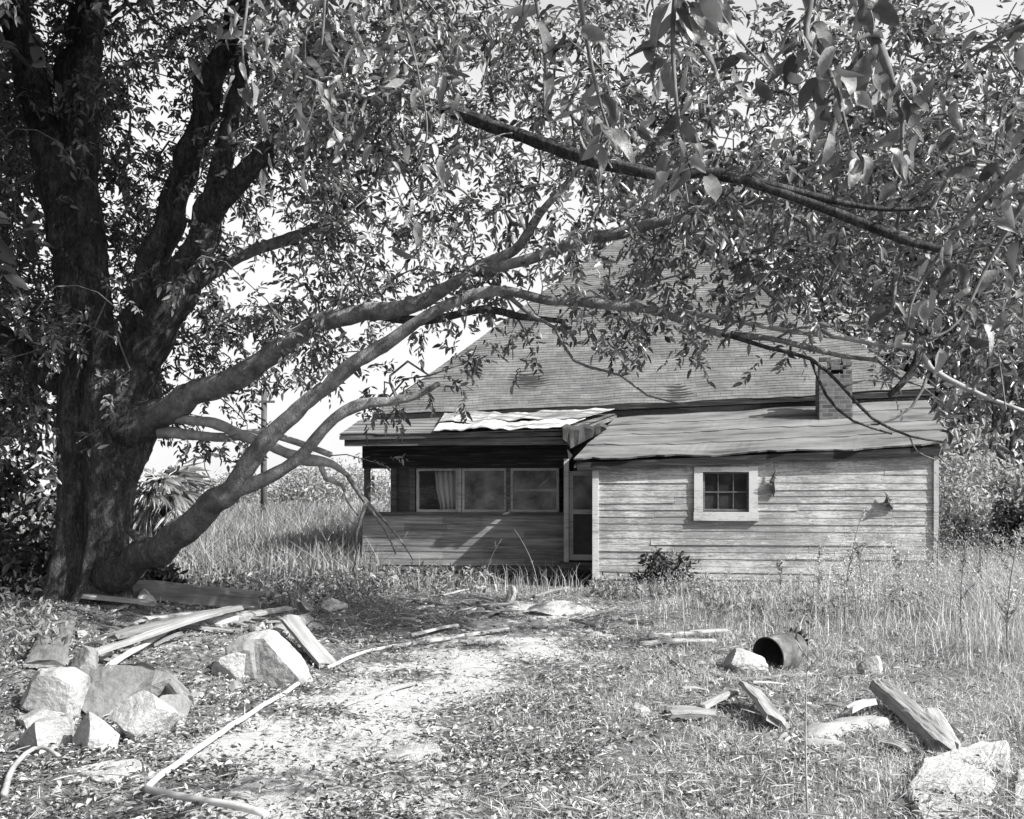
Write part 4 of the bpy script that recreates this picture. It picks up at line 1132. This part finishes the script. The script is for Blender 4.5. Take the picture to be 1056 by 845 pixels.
slab('second broken slab against the right side of the large cracked one', [(1044, 840), (1048, 808), (1064, 798), (1104, 800), (1112, 824), (1080, 838)], .06, 2, (.06, 0))
slab('corner of a pale slab cut off by the bottom right of the frame', [(1020, 886), (1040, 868), (1066, 850), (1110, 840), (1120, 880)], .06, 3, (-.02, -.02))
slab('low worn sliver of slab on the path edge by the lower left stones', [(70, 800), (100, 790), (140, 788), (150, 798), (110, 806)], .04, 4)

def plank(label, a, b, width, thick, mat='greywood', name='plank', za=0.0, zb=0.0, group='loose boards lying about the yard', roll=0.0, warp=.01, seed=1, cat='plank'):
    """board from photo point a to b on the ground, ends lifted by za, zb metres"""
    A, B = G(*a), G(*b); A.z += za; B.z += zb
    d = B - A; L = d.length; r = random.Random(seed); m = MB(); n = max(6, int(L / .07)); K = 9
    e0 = [r.uniform(-.01, .05) + (.03 if r.random() < .3 else 0) for _ in range(K)]; e1 = [r.uniform(-.01, .05) + (.05 if r.random() < .3 else 0) for _ in range(K)]
    cup = r.uniform(-.12, .12) * thick
    for i in range(n + 1):
        t = i / n
        wl = width * .5 * (1 + .10 * mnoise.noise(Vector((t * L * 3, seed, 0))) - (.25 * max(0, mnoise.noise(Vector((t * L * 6, seed, 8))))))
        wr = width * .5 * (1 + .10 * mnoise.noise(Vector((t * L * 3, seed, 5))) - (.25 * max(0, mnoise.noise(Vector((t * L * 6, seed, 9))))))
        zb = warp * math.sin(math.pi * t) + .014 * mnoise.noise(Vector((t * L * 1.7, seed, 4)))
        for j in range(K):
            sj = j / (K - 1) * 2 - 1; w = sj * (wl if sj < 0 else wr)
            x = t * L + (e0[j] * max(0, 1 - t * n / 1.5) if t < .5 else -e1[j] * max(0, 1 - (1 - t) * n / 1.5))
            edge = .3 * thick * abs(sj) ** 6
            crack = .010 * max(0, 1 - abs(mnoise.noise(Vector((t * L * .8, sj * 3.1 + seed, 2)))) * 8)
            h = thick + cup * (1 - sj * sj) - edge + .004 * mnoise.noise(Vector((t * L * 5, sj * 6, seed))) - min(crack, thick * .4)
            m.v.append((x, w, zb + h))
        m.v += [(t * L, -wl * .97, zb), (t * L, wr * .97, zb)]
    S = K + 2
    for i in range(n):
        a, c = i * S, (i + 1) * S
        for j in range(K - 1): m.f.append((a + j, c + j, c + j + 1, a + j + 1))
        m.f += [(a + K, c + K, c, a), (a + K - 1, c + K - 1, c + K + 1, a + K + 1), (a + K + 1, c + K + 1, c + K, a + K)]
    m.f += [tuple(range(K)) + (K + 1, K), tuple(n * S + q for q in (K, K + 1)) + tuple(n * S + q for q in range(K - 1, -1, -1))]
    o = m.build(name, M[mat]); x = d.normalized(); y = Vector((0, 0, 1)).cross(x).normalized(); z = x.cross(y)
    R = Matrix((x, y, z)).transposed() @ Matrix.Rotation(roll, 3, 'X')
    o.matrix_world = Matrix.Translation(A) @ R.to_4x4()
    return tag(o, label, cat, group)
plank('long thick dark timber lying level right of the pecan trunk', (134, 628), (270, 630), .09, .24, 'timber', 'timber', seed=1, cat='timber', group=None)
plank('grey board at the foot of the timber, nearest the trunk', (86, 636), (160, 636), .16, .05, 'greywood', seed=2, za=.08, zb=.1)
plank('long slim board slanting up through the stone heap', (66, 694), (232, 652), .09, .04, 'greywood', seed=3, za=.05, zb=.16)
plank('dark-edged board over the flat pale stone', (116, 676), (246, 652), .16, .04, 'timber', seed=4, za=.14, zb=.16)
plank('thin pale lath in front of the other boards', (112, 694), (190, 678), .06, .03, 'palewood', seed=5, za=.04, zb=.06)
plank('short pale board behind the slim slanting one', (150, 648), (225, 640), .14, .03, 'palewood', seed=6, za=.1, zb=.1)
plank('weathered board leaning down off the earthy stone toward the path', (338, 690), (296, 660), .22, .05, 'greywood', seed=7, za=.02, zb=.24, warp=0)
plank('grey board propped against the other side of the earthy stone', (236, 672), (296, 652), .14, .04, 'greywood', seed=8, za=.06, zb=.26, warp=0)
plank('dark board leaning at the left of the pecan foot', (46, 700), (62, 654), .30, .05, 'timber', seed=9, za=.03, zb=.10, warp=0)
plank('short dark-sided board at the right end of the rock heap', (166, 716), (192, 734), .12, .09, 'greywood', seed=10, za=.1, zb=.02)
plank('dark scrap of board lying in the weeds behind the timber', (276, 602), (340, 604), .14, .05, 'timber', seed=11)
def split_log():
    A, B = G(828, 764), G(916, 750); d = B - A; L = d.length; m = MB(); n = 26; K = 15
    for i in range(n + 1):
        t = i / n; R_ = .12 * (1 - .5 * abs(2 * t - 1) ** 5) * (1 + .12 * mnoise.noise(Vector((t * 4, 3, 0))))
        for j in range(K):
            an = math.pi * j / (K - 1)
            rr = R_ * (1 + .14 * mnoise.noise(Vector((t * 5, math.cos(an) * 2, math.sin(an) * 2))) + .05 * mnoise.noise(Vector((t * 3, an * 6, 9))))
            m.v.append((t * L + .03 * mnoise.noise(Vector((an * 3, t * 9, 1))) * (2 if i in (0, n) else 1), -math.cos(an) * rr * 1.15, math.sin(an) * rr * 1.05 - .03))
    for i in range(n):
        for j in range(K - 1): m.f.append((i * K + j, (i + 1) * K + j, (i + 1) * K + j + 1, i * K + j + 1))
        m.f.append((i * K + K - 1, (i + 1) * K + K - 1, (i + 1) * K, i * K))
    m.f += [tuple(range(K)), tuple(n * K + j for j in range(K - 1, -1, -1))]
    o = m.build('log', M['palewood'], None, True); x = d.normalized(); y = Vector((0, 0, 1)).cross(x).normalized(); z = x.cross(y)
    o.matrix_world = Matrix.Translation(A) @ Matrix((x, y, z)).transposed().to_4x4()
    tag(o, 'bleached split log lying right of the centre foreground', 'log')
split_log()
plank('thin pale splinter of wood under the front of the split log', (812, 770), (872, 772), .09, .04, 'palewood', seed=13)
plank('short pale stick resting on the far side of the split log', (874, 748), (900, 738), .07, .04, 'palewood', seed=14, za=.08, zb=.08)
plank('long grey beam running down toward the broken slabs', (906, 724), (976, 784), .15, .09, 'greywood', 'beam', seed=15, zb=.03, za=.1, cat='beam', group=None)
plank('bright short board standing in the grass beside the long grey beam', (982, 778), (960, 742), .12, .03, 'palewood', seed=16, za=.02, zb=.05)
plank('thin bright splinter right of the short bright board', (980, 756), (998, 768), .05, .025, 'palewood', seed=17, za=.04)
plank('grey board tilted on edge over a dark hollow in the middle of the right yard', (772, 728), (802, 756), .18, .05, 'greywood', seed=18, za=.12, zb=.04, roll=-.5)
plank('rounded grey piece of board left of the tilted one', (688, 742), (738, 740), .22, .06, 'greywood', seed=19, za=.02)
plank('small splinter of board just behind the tilted one', (724, 740), (760, 726), .07, .03, 'greywood', seed=20, za=.06, zb=.08)
plank('thin board on the ground in front of the tilted one', (776, 762), (806, 772), .10, .03, 'palewood', seed=21)
plank('long pale lath lying in the weeds before the wing', (668, 662), (752, 656), .10, .03, 'palewood', seed=22, za=.05, zb=.05)
plank('second pale lath parallel to the first before the wing', (660, 668), (740, 664), .10, .03, 'palewood', seed=23, za=.03, zb=.03)
plank('thin pale lath lying along the upper path', (404, 671), (524, 652), .06, .03, 'palewood', seed=24, za=.02, zb=.02)
plank('short lath crossing beside the upper path', (424, 660), (472, 650), .05, .03, 'palewood', seed=25, za=.04, zb=.05)
plank('dark weathered slat fallen from the porch wall', (470, 596), (520, 606), .10, .03, 'timber', seed=26, za=.28, zb=.08)
plank('grey half-buried lath in the middle of the path', (350, 730), (428, 706), .05, .025, 'greywood', seed=27)

rs_ = random.Random(5)
for k in range(75):
    zone = rs_.choice([(90, 330, 636, 690), (90, 330, 636, 690), (690, 990, 705, 790), (400, 620, 614, 650)])
    a = rs_.uniform(zone[0], zone[1]); c = rs_.uniform(zone[2], zone[3]); l = rs_.uniform(14, 46); t = rs_.uniform(-.35, .35)
    plank('loose splinter of weathered board scattered among the rubble', (a, c), (a + l, c + l * t), rs_.uniform(.03, .08), rs_.uniform(.012, .03), rs_.choice(['palewood', 'greywood', 'timber']), 'splinter', rs_.uniform(0, .06), rs_.uniform(0, .08), 'small splinters among the rubble', rs_.uniform(-.3, .3), seed=300 + k, cat='splinter')

def stick(label, pts, r0, r1, mat, name='stick', group='fallen sticks in the yard', cat='stick', lift=.02, k=7):
    g = [G(a, b) for a, b in pts]
    for q in g: q.z += lift
    c = g[0].copy(); s = spline([list(q - c) for q in g], .06)
    m = MB(); n = len(s)
    m.tube([Vector(q) + Vector((0, 0, .01 * mnoise.noise(Vector(q) * 4 + c))) for q in s], [r0 + (r1 - r0) * i / (n - 1) for i in range(n)], k, True, .06 if cat == 'stick' else 0)
    o = m.build(name, M[mat], None, True); o.location = c
    return tag(o, label, cat, group)
stick('long pale pipe running up the yard and bent round at the bottom left', [(275, 852), (222, 838), (176, 832), (154, 826), (156, 818), (180, 800), (220, 770), (262, 742), (308, 712)], .019, .017, 'pipe', 'pipe', None, 'pipe', .055, 10)
stick('pale pipe length curving up the path beyond the leaning plank', [(338, 692), (362, 681), (390, 672), (440, 665), (478, 658)], .018, .016, 'pipe', 'pipe', None, 'pipe', .03, 10)
stick('dark crooked stick in the grass left of the rusty drum', [(690, 682), (706, 692), (716, 696)], .016, .01, 'timber')
stick('dark fallen branch lying below the rusty drum', [(732, 698), (760, 704), (800, 700), (840, 698), (880, 702), (908, 714)], .022, .012, 'timber')
stick('thin dark branch trailing to the right edge', [(930, 728), (980, 736), (1020, 740), (1070, 742)], .014, .014, 'timber')
stick('twisted pale root curling at the far left bottom', [(4, 830), (12, 806), (26, 788), (44, 782), (60, 790)], .018, .012, 'deadwood', lift=.06)
stick('thin twig lying in the path at lower left', [(232, 790), (244, 796), (246, 806)], .008, .005, 'deadwood')
stick('thin pale twig at the bottom right in the grass', [(892, 796), (906, 792)], .012, .008, 'palewood')

# rusty drum on its side
def drum():
    g = G(808, 690); s = g.y / F
    root = empty('rusty_drum', g); tag(root, 'small rusty metal drum tipped on its side with its open end to the left', 'drum')
    root.rotation_euler = (0, math.radians(-6), math.radians(38))
    R = 20 * s; Ld = 46 * s; n = 40
    prof = [(-.5, .93), (-.49, .98), (-.47, .98), (-.455, .94), (-.2, .97), (-.16, 1.0), (-.12, .97), (.12, .95), (.16, .98), (.2, .95), (.42, .86), (.48, .7), (.5, .4)]
    def ringed(pr, flip=False, ax=None):
        m = MB()
        for x, r_ in pr:
            for j in range(n):
                a = 2 * math.pi * j / n
                dent = 1 - .10 * math.exp(-((a - 1.2) / .5) ** 2) * math.exp(-((x - .2) / .3) ** 2) + .05 * mnoise.noise(Vector((x * 3, math.cos(a) * 2, math.sin(a) * 2)))
                m.v.append((x * Ld, math.cos(a) * r_ * R * dent, R * .9 + math.sin(a) * r_ * R * dent))
        for i in range(len(pr) - 1):
            for j in range(n):
                f = (i * n + j, i * n + (j + 1) % n, (i + 1) * n + (j + 1) % n, (i + 1) * n + j)
                m.f.append(f if flip else f[::-1])
        return m
    m = ringed(prof); m.f.append(tuple((len(prof) - 1) * n + j for j in range(n))); m.build('body', M['rust'], root, True)
    m = ringed([(-.495, .92), (-.3, .9), (.3, .86), (.36, .1)], True); m.f.append(tuple(3 * n + j for j in range(n))); m.build('inside', M['rust_dark'], root, True)
    m = MB(); m.tube([(-Ld * .5, math.cos(t) * R * .955, R * .9 + math.sin(t) * R * .955) for t in np.linspace(0, 2 * math.pi, 41)], [R * .035] * 41, 6); m.build('rim', M['rust_dark'], root, True)
    m = MB()                                          # torn flange at the far end
    rr = random.Random(9)
    for k in range(11):
        a = .1 + k * .27; r0 = R * rr.uniform(.62, .78); r1 = R * rr.uniform(.8, 1.12); dx = Ld * rr.uniform(.04, .16)
        q = [(Ld * .45, a - .16, r0), (Ld * .45, a + .16, r0), (Ld * .47 + dx * .7, a + rr.uniform(.05, .2), (r0 + r1) / 2), (Ld * .47 + dx, a - rr.uniform(-.05, .15), r1)]
        vs = [(x, math.cos(t) * g_, R * .9 + math.sin(t) * g_) for x, t, g_ in q]
        m.hexa(vs + [(x + .012, y, z + .004) for x, y, z in vs])
    m.build('torn_flange', M['rust_dark'], root, True)
drum()

# ------------------------------------------------------------------ grass, weeds and litter
def frustum_pts(n, y0, y1, p=1.3, mar=1.5):
    t = rng.uniform(0, 1, n); a = 1 - p
    y = (y0 ** a + t * (y1 ** a - y0 ** a)) ** (1 / a) if abs(a) > 1e-6 else y0 * (y1 / y0) ** t
    x = rng.uniform(-1, 1, n) * y * (CX / F) * mar
    return x, y
def in_house(x, y):
    dx, dy = x - HO.x, y - HO.y; u = HC * dx + HS * dy; v = -HS * dx + HC * dy
    return ((u > -.02) & (u < WL + .05) & (v > -.02)) | ((u > uL - .1) & (u < uR) & (v > vP + .05) & (v < vB))
def lown(x, y, s, ph): return np.sin(x * s + ph) * np.sin(y * s * 1.13 + ph * 2.1) + .5 * np.sin(x * s * 2.3 - y * s * 1.7 + ph)

def cover():
    # short dry grass on the right, thinning towards the path
    x, y = frustum_pts(340000, 3.6, 18.0, 1.25)
    px = CX + x / y * F
    dens = np.clip((px - 470) / 230, 0.04, 1) * np.clip(1.05 - bare(x, y) * 1.5, 0, 1)
    dens *= np.clip(.62 + .45 * lown(x, y, 2.1, .7), .12, 1.0)
    dens = np.maximum(dens, .25 * np.clip((y - 13.5) / 3, 0, 1))
    k = (rng.uniform(0, 1, len(x)) < dens) & ~in_house(x, y)
    x, y, px = x[k], y[k], px[k]
    h = rng.uniform(.025, .09, len(x)) * (1 + 1.6 * np.clip((y - 9) / 7, 0, 1) * np.clip((px - 600) / 200, 0, 1)) * (1 + .6 * np.clip((px - 850) / 200, 0, 1))
    short = blades(x, y, h, rng.uniform(.003, .007, len(x)), 1.1)
    # taller tussocks by the house and at the right
    x, y = frustum_pts(80000, 9.5, 22.0, 1.0); px = CX + x / y * F
    dens = np.clip((px - 640) / 200, 0, .8) * np.clip((y - 11) / 4, 0, 1) + np.clip((px - 940) / 60, 0, 1) * np.clip((y - 9) / 3, 0, 1)
    dens += .5 * ((px > 355) & (px < 600) & (y > 16.3))
    dens *= np.clip(.5 + .6 * lown(x, y, 1.7, 2.2), .05, 1)
    k = (rng.uniform(0, 1, len(x)) < dens) & ~in_house(x, y)
    x, y, px = x[k], y[k], px[k]
    tall = blades(x, y, rng.uniform(.15, .5, len(x)) * (1 + .8 * np.clip((px - 950) / 80, 0, 1)), rng.uniform(.005, .01, len(x)), .55)
    v, q = join([short, tall]); o = mesh_obj('grass', v, q, M['grass'])
    tag(o, 'dry pale grass and low weeds over the yard', 'grass', kind='stuff')
    # the tall field beyond, left of the house
    x, y = frustum_pts(115000, 17.5, 70.0, 1.1); px = CX + x / y * F
    k = ((px < 395) | (px > 985)) & ~in_house(x, y) & (lown(x, y, .9, .3) > -.75)
    x, y = x[k], y[k]
    v, q = blades(x, y, rng.uniform(.45, 1.15, len(x)) * np.clip(.75 + (y - 18) / 40, .7, 1.3), rng.uniform(.008, .016, len(x)) * (1 + y / 30), .5)
    o = mesh_obj('field_grass', v, q, M['field']); tag(o, 'tall pale field grass beyond the tree and the porch', 'grass', kind='stuff')
    # leaf litter everywhere
    x, y = frustum_pts(145000, 3.6, 17.5, 1.3); px = CX + x / y * F
    dens = np.clip(1.0 - .95 * bare(x, y), .1, 1) * np.clip(.6 + .5 * lown(x, y, 3.1, 1.9), .15, 1) * np.where(px > 620, .36, 1)
    k = (rng.uniform(0, 1, len(x)) < dens) & ~in_house(x, y); x, y = x[k], y[k]; n = len(x)
    d = rng.standard_normal((n, 3)) * np.array([1, 1, .28]); L = rng.uniform(.018, .052, n)
    v, q = leaf_arrays(np.stack([x, y, gz(x, y) + .014 + rng.uniform(0, .035, n)], 1), d, np.array([0, 0, 1.0]) + .4 * rng.standard_normal((n, 3)), L, L * rng.uniform(.3, .6, n), .5, .25)
    o = mesh_obj('fallen_leaves', v, q, M['litter']); tag(o, 'dead fallen leaves littering the yard', 'leaves', kind='stuff')
    # leafy weeds: dark tangle under the porch and tree, paler before the wing
    x, y = frustum_pts(12000, 8.0, 20.0, .8); px = CX + x / y * F
    dens = .9 * ((px > 270) & (px < 500) & (y > 16.2) & (y < 18.6)) + .8 * ((px > 610) & (px < 730) & (y > 15.6) & (y < 17.9)) + .2 * ((px < 60) & (y > 9)) + .5 * ((px > 130) & (px < 380) & (y > 14.5)) + .25 * (px > 720) * (y > 13)
    k = (rng.uniform(0, 1, len(x)) < dens) & ~in_house(x, y); x, y = x[k], y[k]
    per = 14; n = len(x) * per
    hx = np.repeat(rng.uniform(.1, .42, len(x)) * np.where((px[k] > 600) & (px[k] < 900), .6, 1), per)
    pos = np.stack([np.repeat(x, per), np.repeat(y, per), np.repeat(gz(x, y), per)], 1) + rng.standard_normal((n, 3)) * np.array([.07, .07, 0])
    pos[:, 2] += rng.uniform(.02, 1, n) * hx
    d = rng.standard_normal((n, 3)) + np.array([0, 0, .2]); L = rng.uniform(.05, .13, n)
    w1 = leaf_arrays(pos, d, rng.standard_normal((n, 3)) + np.array([0, 0, 1.0]), L, L * .35)
    st = blades(x, y, rng.uniform(.1, .4, len(x)), np.full(len(x), .008), .4)
    v, q = join([w1, st]); o = mesh_obj('undergrowth', v, q, M['weed']); tag(o, 'leafy weeds crowding the porch, the wing and the tree', 'weeds', kind='stuff')
    # dead straw lying flat
    x, y = frustum_pts(20000, 3.6, 17.0, 1.3); px = CX + x / y * F
    dens = np.where(px > 560, .9, .45) * np.clip(1.1 - 1.2 * bare(x, y), .05, 1) * np.clip(.6 + .5 * lown(x, y, 2.6, 4.2), .1, 1)
    k = (rng.uniform(0, 1, len(x)) < dens) & ~in_house(x, y); x, y = x[k], y[k]; n = len(x)
    d = rng.standard_normal((n, 3)) * np.array([1, 1, .16]); L = rng.uniform(.05, .2, n)
    v, q = leaf_arrays(np.stack([x, y, gz(x, y) + .02 + rng.uniform(0, .05, n)], 1), d, np.array([0, 0, 1.0]) + .3 * rng.standard_normal((n, 3)), L, rng.uniform(.003, .008, n), .3, .1)
    o = mesh_obj('straw', v, q, M['grass']); tag(o, 'dead pale straw lying flat among the grass', 'straw', kind='stuff')
    # wispy pale weeds against the right half of the wing and the lot beyond it
    x, y = frustum_pts(21000, 12.5, 19.5, .6); px = CX + x / y * F
    dens = (np.clip((px - 790) / 120, 0, 1) * np.clip(.6 + .6 * lown(x, y, 2.4, .9), .1, 1) * 1.6 + .4 * ((px > 640) & (px < 790) & (y > 15.5))) * .5
    k = (rng.uniform(0, 1, len(x)) < dens) & ~in_house(x, y); x, y = x[k], y[k]
    h = rng.uniform(.4, 1.2, len(x)) * np.where(px[k] < 830, .5, 1) * (.7 + .5 * rng.uniform(0, 1, len(x)) ** 3)
    st = blades(x, y, h, rng.uniform(.004, .008, len(x)), .5)
    per = 16; n = len(x) * per; t = rng.uniform(.4, 1.0, n); hh = np.repeat(h, per)
    pos = np.stack([np.repeat(x, per), np.repeat(y, per), np.repeat(gz(x, y), per) + hh * t], 1) + rng.standard_normal((n, 3)) * (np.array([.05, .05, .02]) * hh[:, None])
    L = rng.uniform(.015, .045, n)
    v, q = join([st, leaf_arrays(pos, rng.standard_normal((n, 3)) + np.array([0, 0, .7]), rng.standard_normal((n, 3)), L, L * .3)])
    o = mesh_obj('wispy_weeds', v, q, M['grass']); tag(o, 'wispy pale seeding weeds along the wing and the right side', 'weeds', kind='stuff')
    # stone chips and crumbs
    x, y = frustum_pts(9500, 3.6, 17.0, 1.2); px = CX + x / y * F
    k = (rng.uniform(0, 1, len(x)) < np.where(px < 640, .8, .25)) & ~in_house(x, y); x, y = x[k], y[k]; n = len(x)
    r_ = rng.uniform(.006, .022, n) * (rng.uniform(0, 1, n) ** 2 * 1.6 + .5)
    oc = np.array([[1, 0, 0], [0, 1, 0], [-1, 0, 0], [0, -1, 0], [.1, .1, .8], [0, 0, -.5]])
    V = np.stack([x, y, gz(x, y) + .004], 1)[:, None] + oc[None] * r_[:, None, None] * rng.uniform(.6, 1.4, (n, 6, 1))
    tri = np.array([[0, 1, 4], [1, 2, 4], [2, 3, 4], [3, 0, 4]])
    q = (np.arange(n)[:, None, None] * 6 + tri[None]).reshape(-1, 3)
    o = mesh_obj('gravel', V.reshape(-1, 3), q, M['stone']); tag(o, 'pale chips of stone scattered on the dirt', 'gravel', kind='stuff')
cover()

# tall single weeds
WL_LABEL = [
 (833, 845, 205, 'tall dry weed stalk standing in the near right foreground, bottom edge', 3), (872, 655, 130, 'feathery tall weed in front of the wing right of the window', 1), (892, 640, 80, 'shorter feathery weed just right of the tall feathery one', 1),
 (968, 625, 150, 'tall thin weed at the right corner board of the wing', 2), (992, 660, 95, 'dark tall weed right of the wing corner', 2), (1016, 640, 90, 'slanting dark weed near the right edge before the trees', 2),
 (845, 630, 66, 'pale bushy weed against the wing boards', 1), (806, 628, 50, 'small pale weed against the wing boards below the window', 1), (555, 616, 70, 'arching pale grass stalk before the screen door', 4),
 (400, 608, 60, 'bent pale grass stalk at the left end of the porch', 4), (500, 606, 50, 'thin stalk before the middle of the porch wall', 4), (690, 612, 44, 'broad-leaved weed at the foot of the wing left of the window', 1),
 (1040, 690, 150, 'tall loose weed at the right edge of the yard', 1), (345, 600, 66, 'bare stalk in the grass left of the porch', 4), (930, 640, 70, 'feathery weed before the right end of the wing', 1)]
for (px, py, hp, lb, sty) in WL_LABEL:
    g = G(px, py); H = hp / F * g.y; r = np.random.default_rng(int(px))
    root = empty('tall_weed', g); tag(root, lb, 'weed', 'tall weeds in the yard')
    lean = r.uniform(-.15, .15) if sty != 4 else r.choice([-1, 1]) * .35
    m = MB(); pts = [(lean * H * t * t, .05 * H * math.sin(3 * t), H * t - (.02 if t == 0 else 0)) for t in np.linspace(0, 1, 9)]
    m.tube(pts, [(.005 if sty == 3 else .009) * (1 - .75 * t) + .001 for t in np.linspace(0, 1, 9)], 6)
    parts = []
    nb = {1: 16, 2: 8, 3: 6, 4: 2}[sty]
    for i in range(nb):
        t = r.uniform(.2, .95); p = Vector((lean * H * t * t, .05 * H * math.sin(3 * t), H * t)); a = r.uniform(0, 6.28); l = H * r.uniform(.12, .3) * (1.1 - t * .6)
        e = p + Vector((math.cos(a) * l * .6, math.sin(a) * l * .6, l * .8)); m.tube([p, (p + e) / 2 + Vector((0, 0, -.02 * l)), e], [.004, .003, .0015], 4)
        n = {1: 26, 2: 9, 3: 7, 4: 4}[sty]; tt = r.uniform(.1, 1, n)[:, None]
        pos = np.array(p) * (1 - tt) + np.array(e) * tt; L = r.uniform(.02, .06 if sty != 1 else .05, n)
        parts.append(leaf_arrays(pos, r.standard_normal((n, 3)) + np.array([0, 0, .5]), r.standard_normal((n, 3)), L, L * .35))
    m.build('stem', M['weed'] if sty in (1, 4) else M['palewood'] if sty == 3 else M['twig'], root, True)
    v, q = join(parts); mesh_obj('leaves', v, q, M['weed'] if sty != 1 else M['grass'], root)

# ------------------------------------------------------------------ light, sky, camera
SUN = Vector((0.74, -0.36, 0.66)).normalized()
el = math.asin(SUN.z); az = math.atan2(SUN.x, SUN.y)
sd = bpy.data.lights.new('sun', 'SUN'); sd.energy = 5.0; sd.angle = math.radians(.53); sd.color = (1, .995, .985)
so = bpy.data.objects.new('sun', sd); COL.objects.link(so); so.rotation_euler = (-SUN).to_track_quat('-Z', 'Y').to_euler()
w = bpy.data.worlds.new('World'); scene.world = w; w.use_nodes = True; nt = w.node_tree
bg = nt.nodes['Background']; sky = nt.nodes.new('ShaderNodeTexSky'); sky.sky_type = 'NISHITA'; sky.sun_disc = False
sky.sun_elevation = el; sky.sun_rotation = az; sky.air_density = 1.0; sky.dust_density = 3.0; sky.ozone_density = 1.0
bw = nt.nodes.new('ShaderNodeRGBToBW'); nt.links.new(sky.outputs[0], bw.inputs[0])
# thin bright summer haze: thickest towards the horizon, broken by soft cloud
tc = nt.nodes.new('ShaderNodeTexCoord'); sx = nt.nodes.new('ShaderNodeSeparateXYZ'); nt.links.new(tc.outputs['Generated'], sx.inputs[0])
cl = N(nt, 'ShaderNodeTexNoise', Scale=2.2, Detail=6.0, Roughness=0.6); nt.links.new(tc.outputs['Generated'], cl.inputs[0])
hz_ = ramp(nt, sx.outputs[2], [(0.0, 1.0), (0.3, 0.95), (0.5, 0.3), (0.7, 0.08), (1.0, 0.04)])
cf = mixc(nt, 1.0, hz_, ramp(nt, cl.outputs[0], [(0.35, 0.8), (0.6, 1.0)]), 'MULTIPLY')
sy_ = ramp(nt, sx.outputs[1], [(0.0, 0.0), (0.3, 1.0)])      # cloud bank added only beyond the house, to cut fill from behind
cf = mixc(nt, 1.0, cf, sy_, 'MULTIPLY')
nt.links.new(mixc(nt, cf, bw.outputs[0], 4.6), bg.inputs[0]); bg.inputs[1].default_value = 0.12

cd = bpy.data.cameras.new('camera'); cam = bpy.data.objects.new('camera', cd); COL.objects.link(cam)
cam.location = (0, 0, CAMZ); cam.rotation_euler = (math.radians(90), 0, 0)
cd.sensor_width = 36; cd.lens = 36 * F / 1056; cd.shift_y = (HY - 422.5) / 1056; cd.clip_end = 2000; cd.clip_start = .05
scene.camera = cam
vs = scene.view_settings; vs.view_transform = 'Standard'; vs.look = 'None'; vs.exposure = 0.95; vs.gamma = 1; vs.use_curve_mapping = False
scene.cycles.max_bounces = 6; scene.cycles.diffuse_bounces = 3; scene.cycles.transparent_max_bounces = 4
